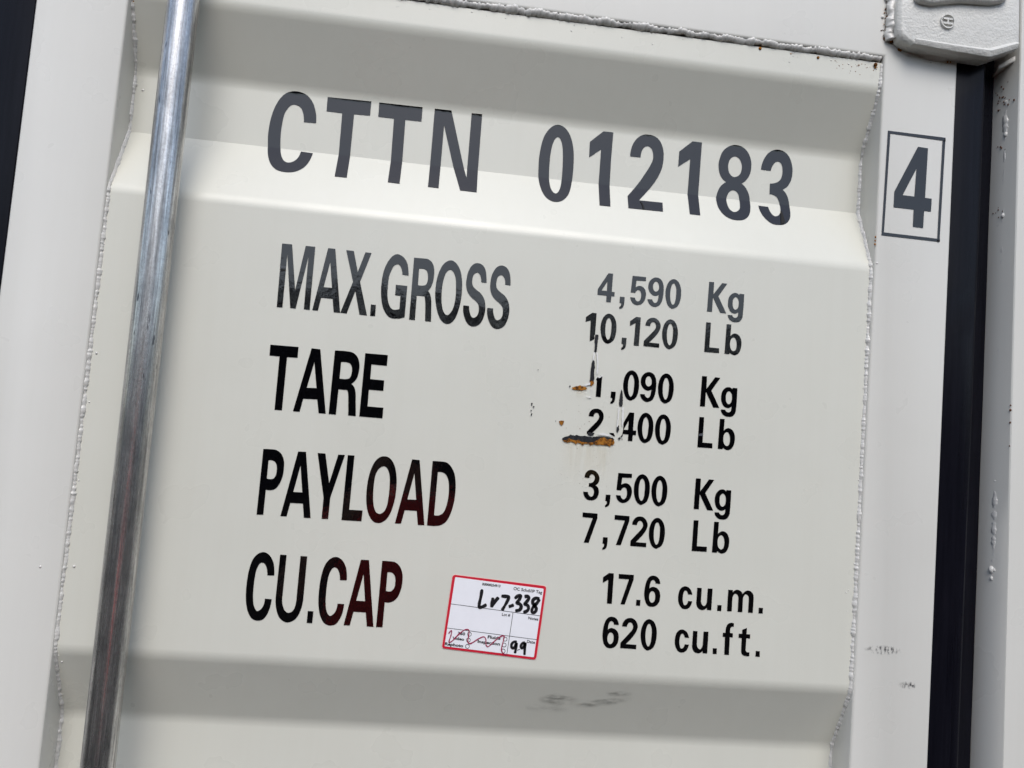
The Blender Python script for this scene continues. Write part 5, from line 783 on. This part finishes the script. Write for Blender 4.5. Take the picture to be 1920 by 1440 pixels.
def skin_obj(name, verts, edges, radii, m, parent, base, root=0, sub=2):
    me = bpy.data.meshes.new(name); me.from_pydata([Vector(v) - base for v in verts], edges, [])
    o = link(name, me, m, parent)
    sk = o.modifiers.new('skin', 'SKIN'); sk.use_smooth_shade = True
    for k, r in enumerate(radii):
        me.skin_vertices[0].data[k].radius = r if isinstance(r, tuple) else (r, r)
    me.skin_vertices[0].data[root].use_root = True
    s_ = o.modifiers.new('sub', 'SUBSURF'); s_.levels = sub; s_.render_levels = sub
    return o
def person():
    PX, PYY = .315, -1.44
    base = Vector((PX, PYY, GZ))
    SKIN = simple('skin', (.42, .24, .17), .5); SHIRT = simple('red_cotton', (.92, .035, .02), .85, var=.08, vscale=40)
    TROU = simple('dark_denim', (.018, .02, .03), .85); HAIR = simple('dark_hair', (.012, .009, .007), .6); DARK = simple('black_plastic', (.01, .01, .012), .25)
    r = bpy.data.objects.new('person', None); COL.objects.link(r); r.location = base
    tag(r, 'person in a red T-shirt and dark trousers holding up a phone, facing the container', 'person')
    def P(x, y, z): return Vector((PX + .02 + x + max(-.10, min(.05, (z - 1.25) * .36)), PYY + y, GZ + z))     # leaning to one side
    V, E_, Rd = [], [], []
    def add(v, rad, par=None):
        V.append(v); Rd.append(rad); i = len(V) - 1
        if par is not None: E_.append((par, i))
        return i
    pel = add(P(0, 0, .94), (.15, .11)); waist = add(P(0, .005, 1.10), (.135, .10), pel); chest = add(P(0, .0, 1.30), (.165, .115), waist)
    nb = add(P(0, -.005, 1.455), (.07, .06), chest); nk = add(P(0, .02, 1.52), .055, nb)
    hd = add(P(0, .035, 1.60), (.072, .085), nk); hd2 = add(P(0, .03, 1.68), (.075, .09), hd); add(P(0, .025, 1.74), (.05, .06), hd2)
    add(P(0, .135, 1.615), .012, hd)      # nose
    cam_r, cam_u, cam_f = right, up, fwd
    grip = {}
    for s in (-1, 1):
        sh = add(P(.17 * s, -.005, 1.40), .062, chest); el = add(P(.245 * s, .16, 1.17), .045, sh)
        wrc = CAM - cam_f * .035 + cam_r * (.105 * s) - cam_u * .075
        fo = add(P(.245 * s, .16, 1.17).lerp(wrc, .35), .042, el); wr = add(wrc, .027, fo)
        pl = CAM - cam_f * .022 + cam_r * (.098 * s) - cam_u * .028
        pm = add(pl, (.034, .018), wr)
        for q, (du, ln_) in enumerate(((.020, .052), (.004, .058), (-.012, .055), (-.027, .044))):
            k1 = add(pl + cam_u * (du + .004) + cam_f * .020 - cam_r * (.004 * s), .0095, pm)
            k2 = add(pl + cam_u * (du + .005) + cam_f * .026 - cam_r * (.004 + ln_ * .5) * s, .0085, k1)
            # fingertips stay below the lens so the phone's camera sees past them
            add(pl + cam_u * (du * .6 - .006) + cam_f * .020 - cam_r * (.004 + ln_ * .72) * s, .0075, k2)
        t1 = add(pl - cam_u * .012 - cam_f * .016 - cam_r * (.012 * s), .0115, pm)
        t2 = add(pl + cam_u * .006 - cam_f * .013 - cam_r * (.034 * s), .0100, t1); add(pl + cam_u * .012 - cam_f * .004 - cam_r * (.052 * s), .0085, t2)
    for s in (-1, 1):
        hp = add(P(.09 * s, 0, .88), .085, pel); kn = add(P(.10 * s, .03, .50), .058, hp); an = add(P(.11 * s, -.02, .09), .04, kn)
        add(P(.12 * s, .12, .035), (.042, .03), an)
    skin_obj('body', V, E_, Rd, SKIN, r, base)
    # shirt: torso and sleeves a little outside the body
    V, E_, Rd = [], [], []
    a = add(P(0, 0, .90), (.20, .135)); b_ = add(P(0, .005, 1.10), (.20, .135), a); c_ = add(P(0, 0, 1.30), (.21, .14), b_); add(P(0, -.005, 1.44), (.10, .075), c_)
    for s in (-1, 1):
        k = add(P(.175 * s, -.005, 1.395), .078, c_); add(P(.222 * s, .085, 1.27), .068, k)
    skin_obj('shirt', V, E_, Rd, SHIRT, r, base)
    V, E_, Rd = [], [], []
    a = add(P(0, 0, .93), (.165, .12))
    for s in (-1, 1):
        k = add(P(.09 * s, 0, .84), .10, a); k = add(P(.10 * s, .03, .50), .075, k); add(P(.11 * s, -.01, .06), .065, k)
    skin_obj('trousers', V, E_, Rd, TROU, r, base)
    V, E_, Rd = [], [], []
    a = add(P(0, -.02, 1.66), (.082, .082)); k = add(P(0, .01, 1.725), (.075, .085), a); add(P(0, -.035, 1.57), .06, a)
    skin_obj('hair', V, E_, Rd, HAIR, r, base)
    for s in (-1, 1):
        bm = bmesh.new(); bmesh.ops.create_icosphere(bm, subdivisions=2, radius=.0125, matrix=Matrix.Translation(P(.032 * s, .112, 1.645)))
        obj('eye', bm, DARK, r, True, base)
    # the phone is held by the person: a thing of its own, just behind the lens
    ph = bmesh.new()
    vs = []
    for cx in (-.078, .078):
        for cu in (-.062, .014):
            for cf in (-.0045, -.0125):
                vs.append(ph.verts.new(CAM + right * cx + up * cu + fwd * cf))
    for f in ((0, 1, 3, 2), (4, 6, 7, 5), (0, 4, 5, 1), (2, 3, 7, 6), (0, 2, 6, 4), (1, 5, 7, 3)): ph.faces.new([vs[i] for i in f])
    bmesh.ops.recalc_face_normals(ph, faces=ph.faces)
    pb = CAM - fwd * .0085
    o = obj('phone', ph, DARK, None, False, pb); o.location = pb; bevel_mod(o, .003, 3)
    tag(o, 'black phone held level in both hands of the person in red', 'phone')
person()
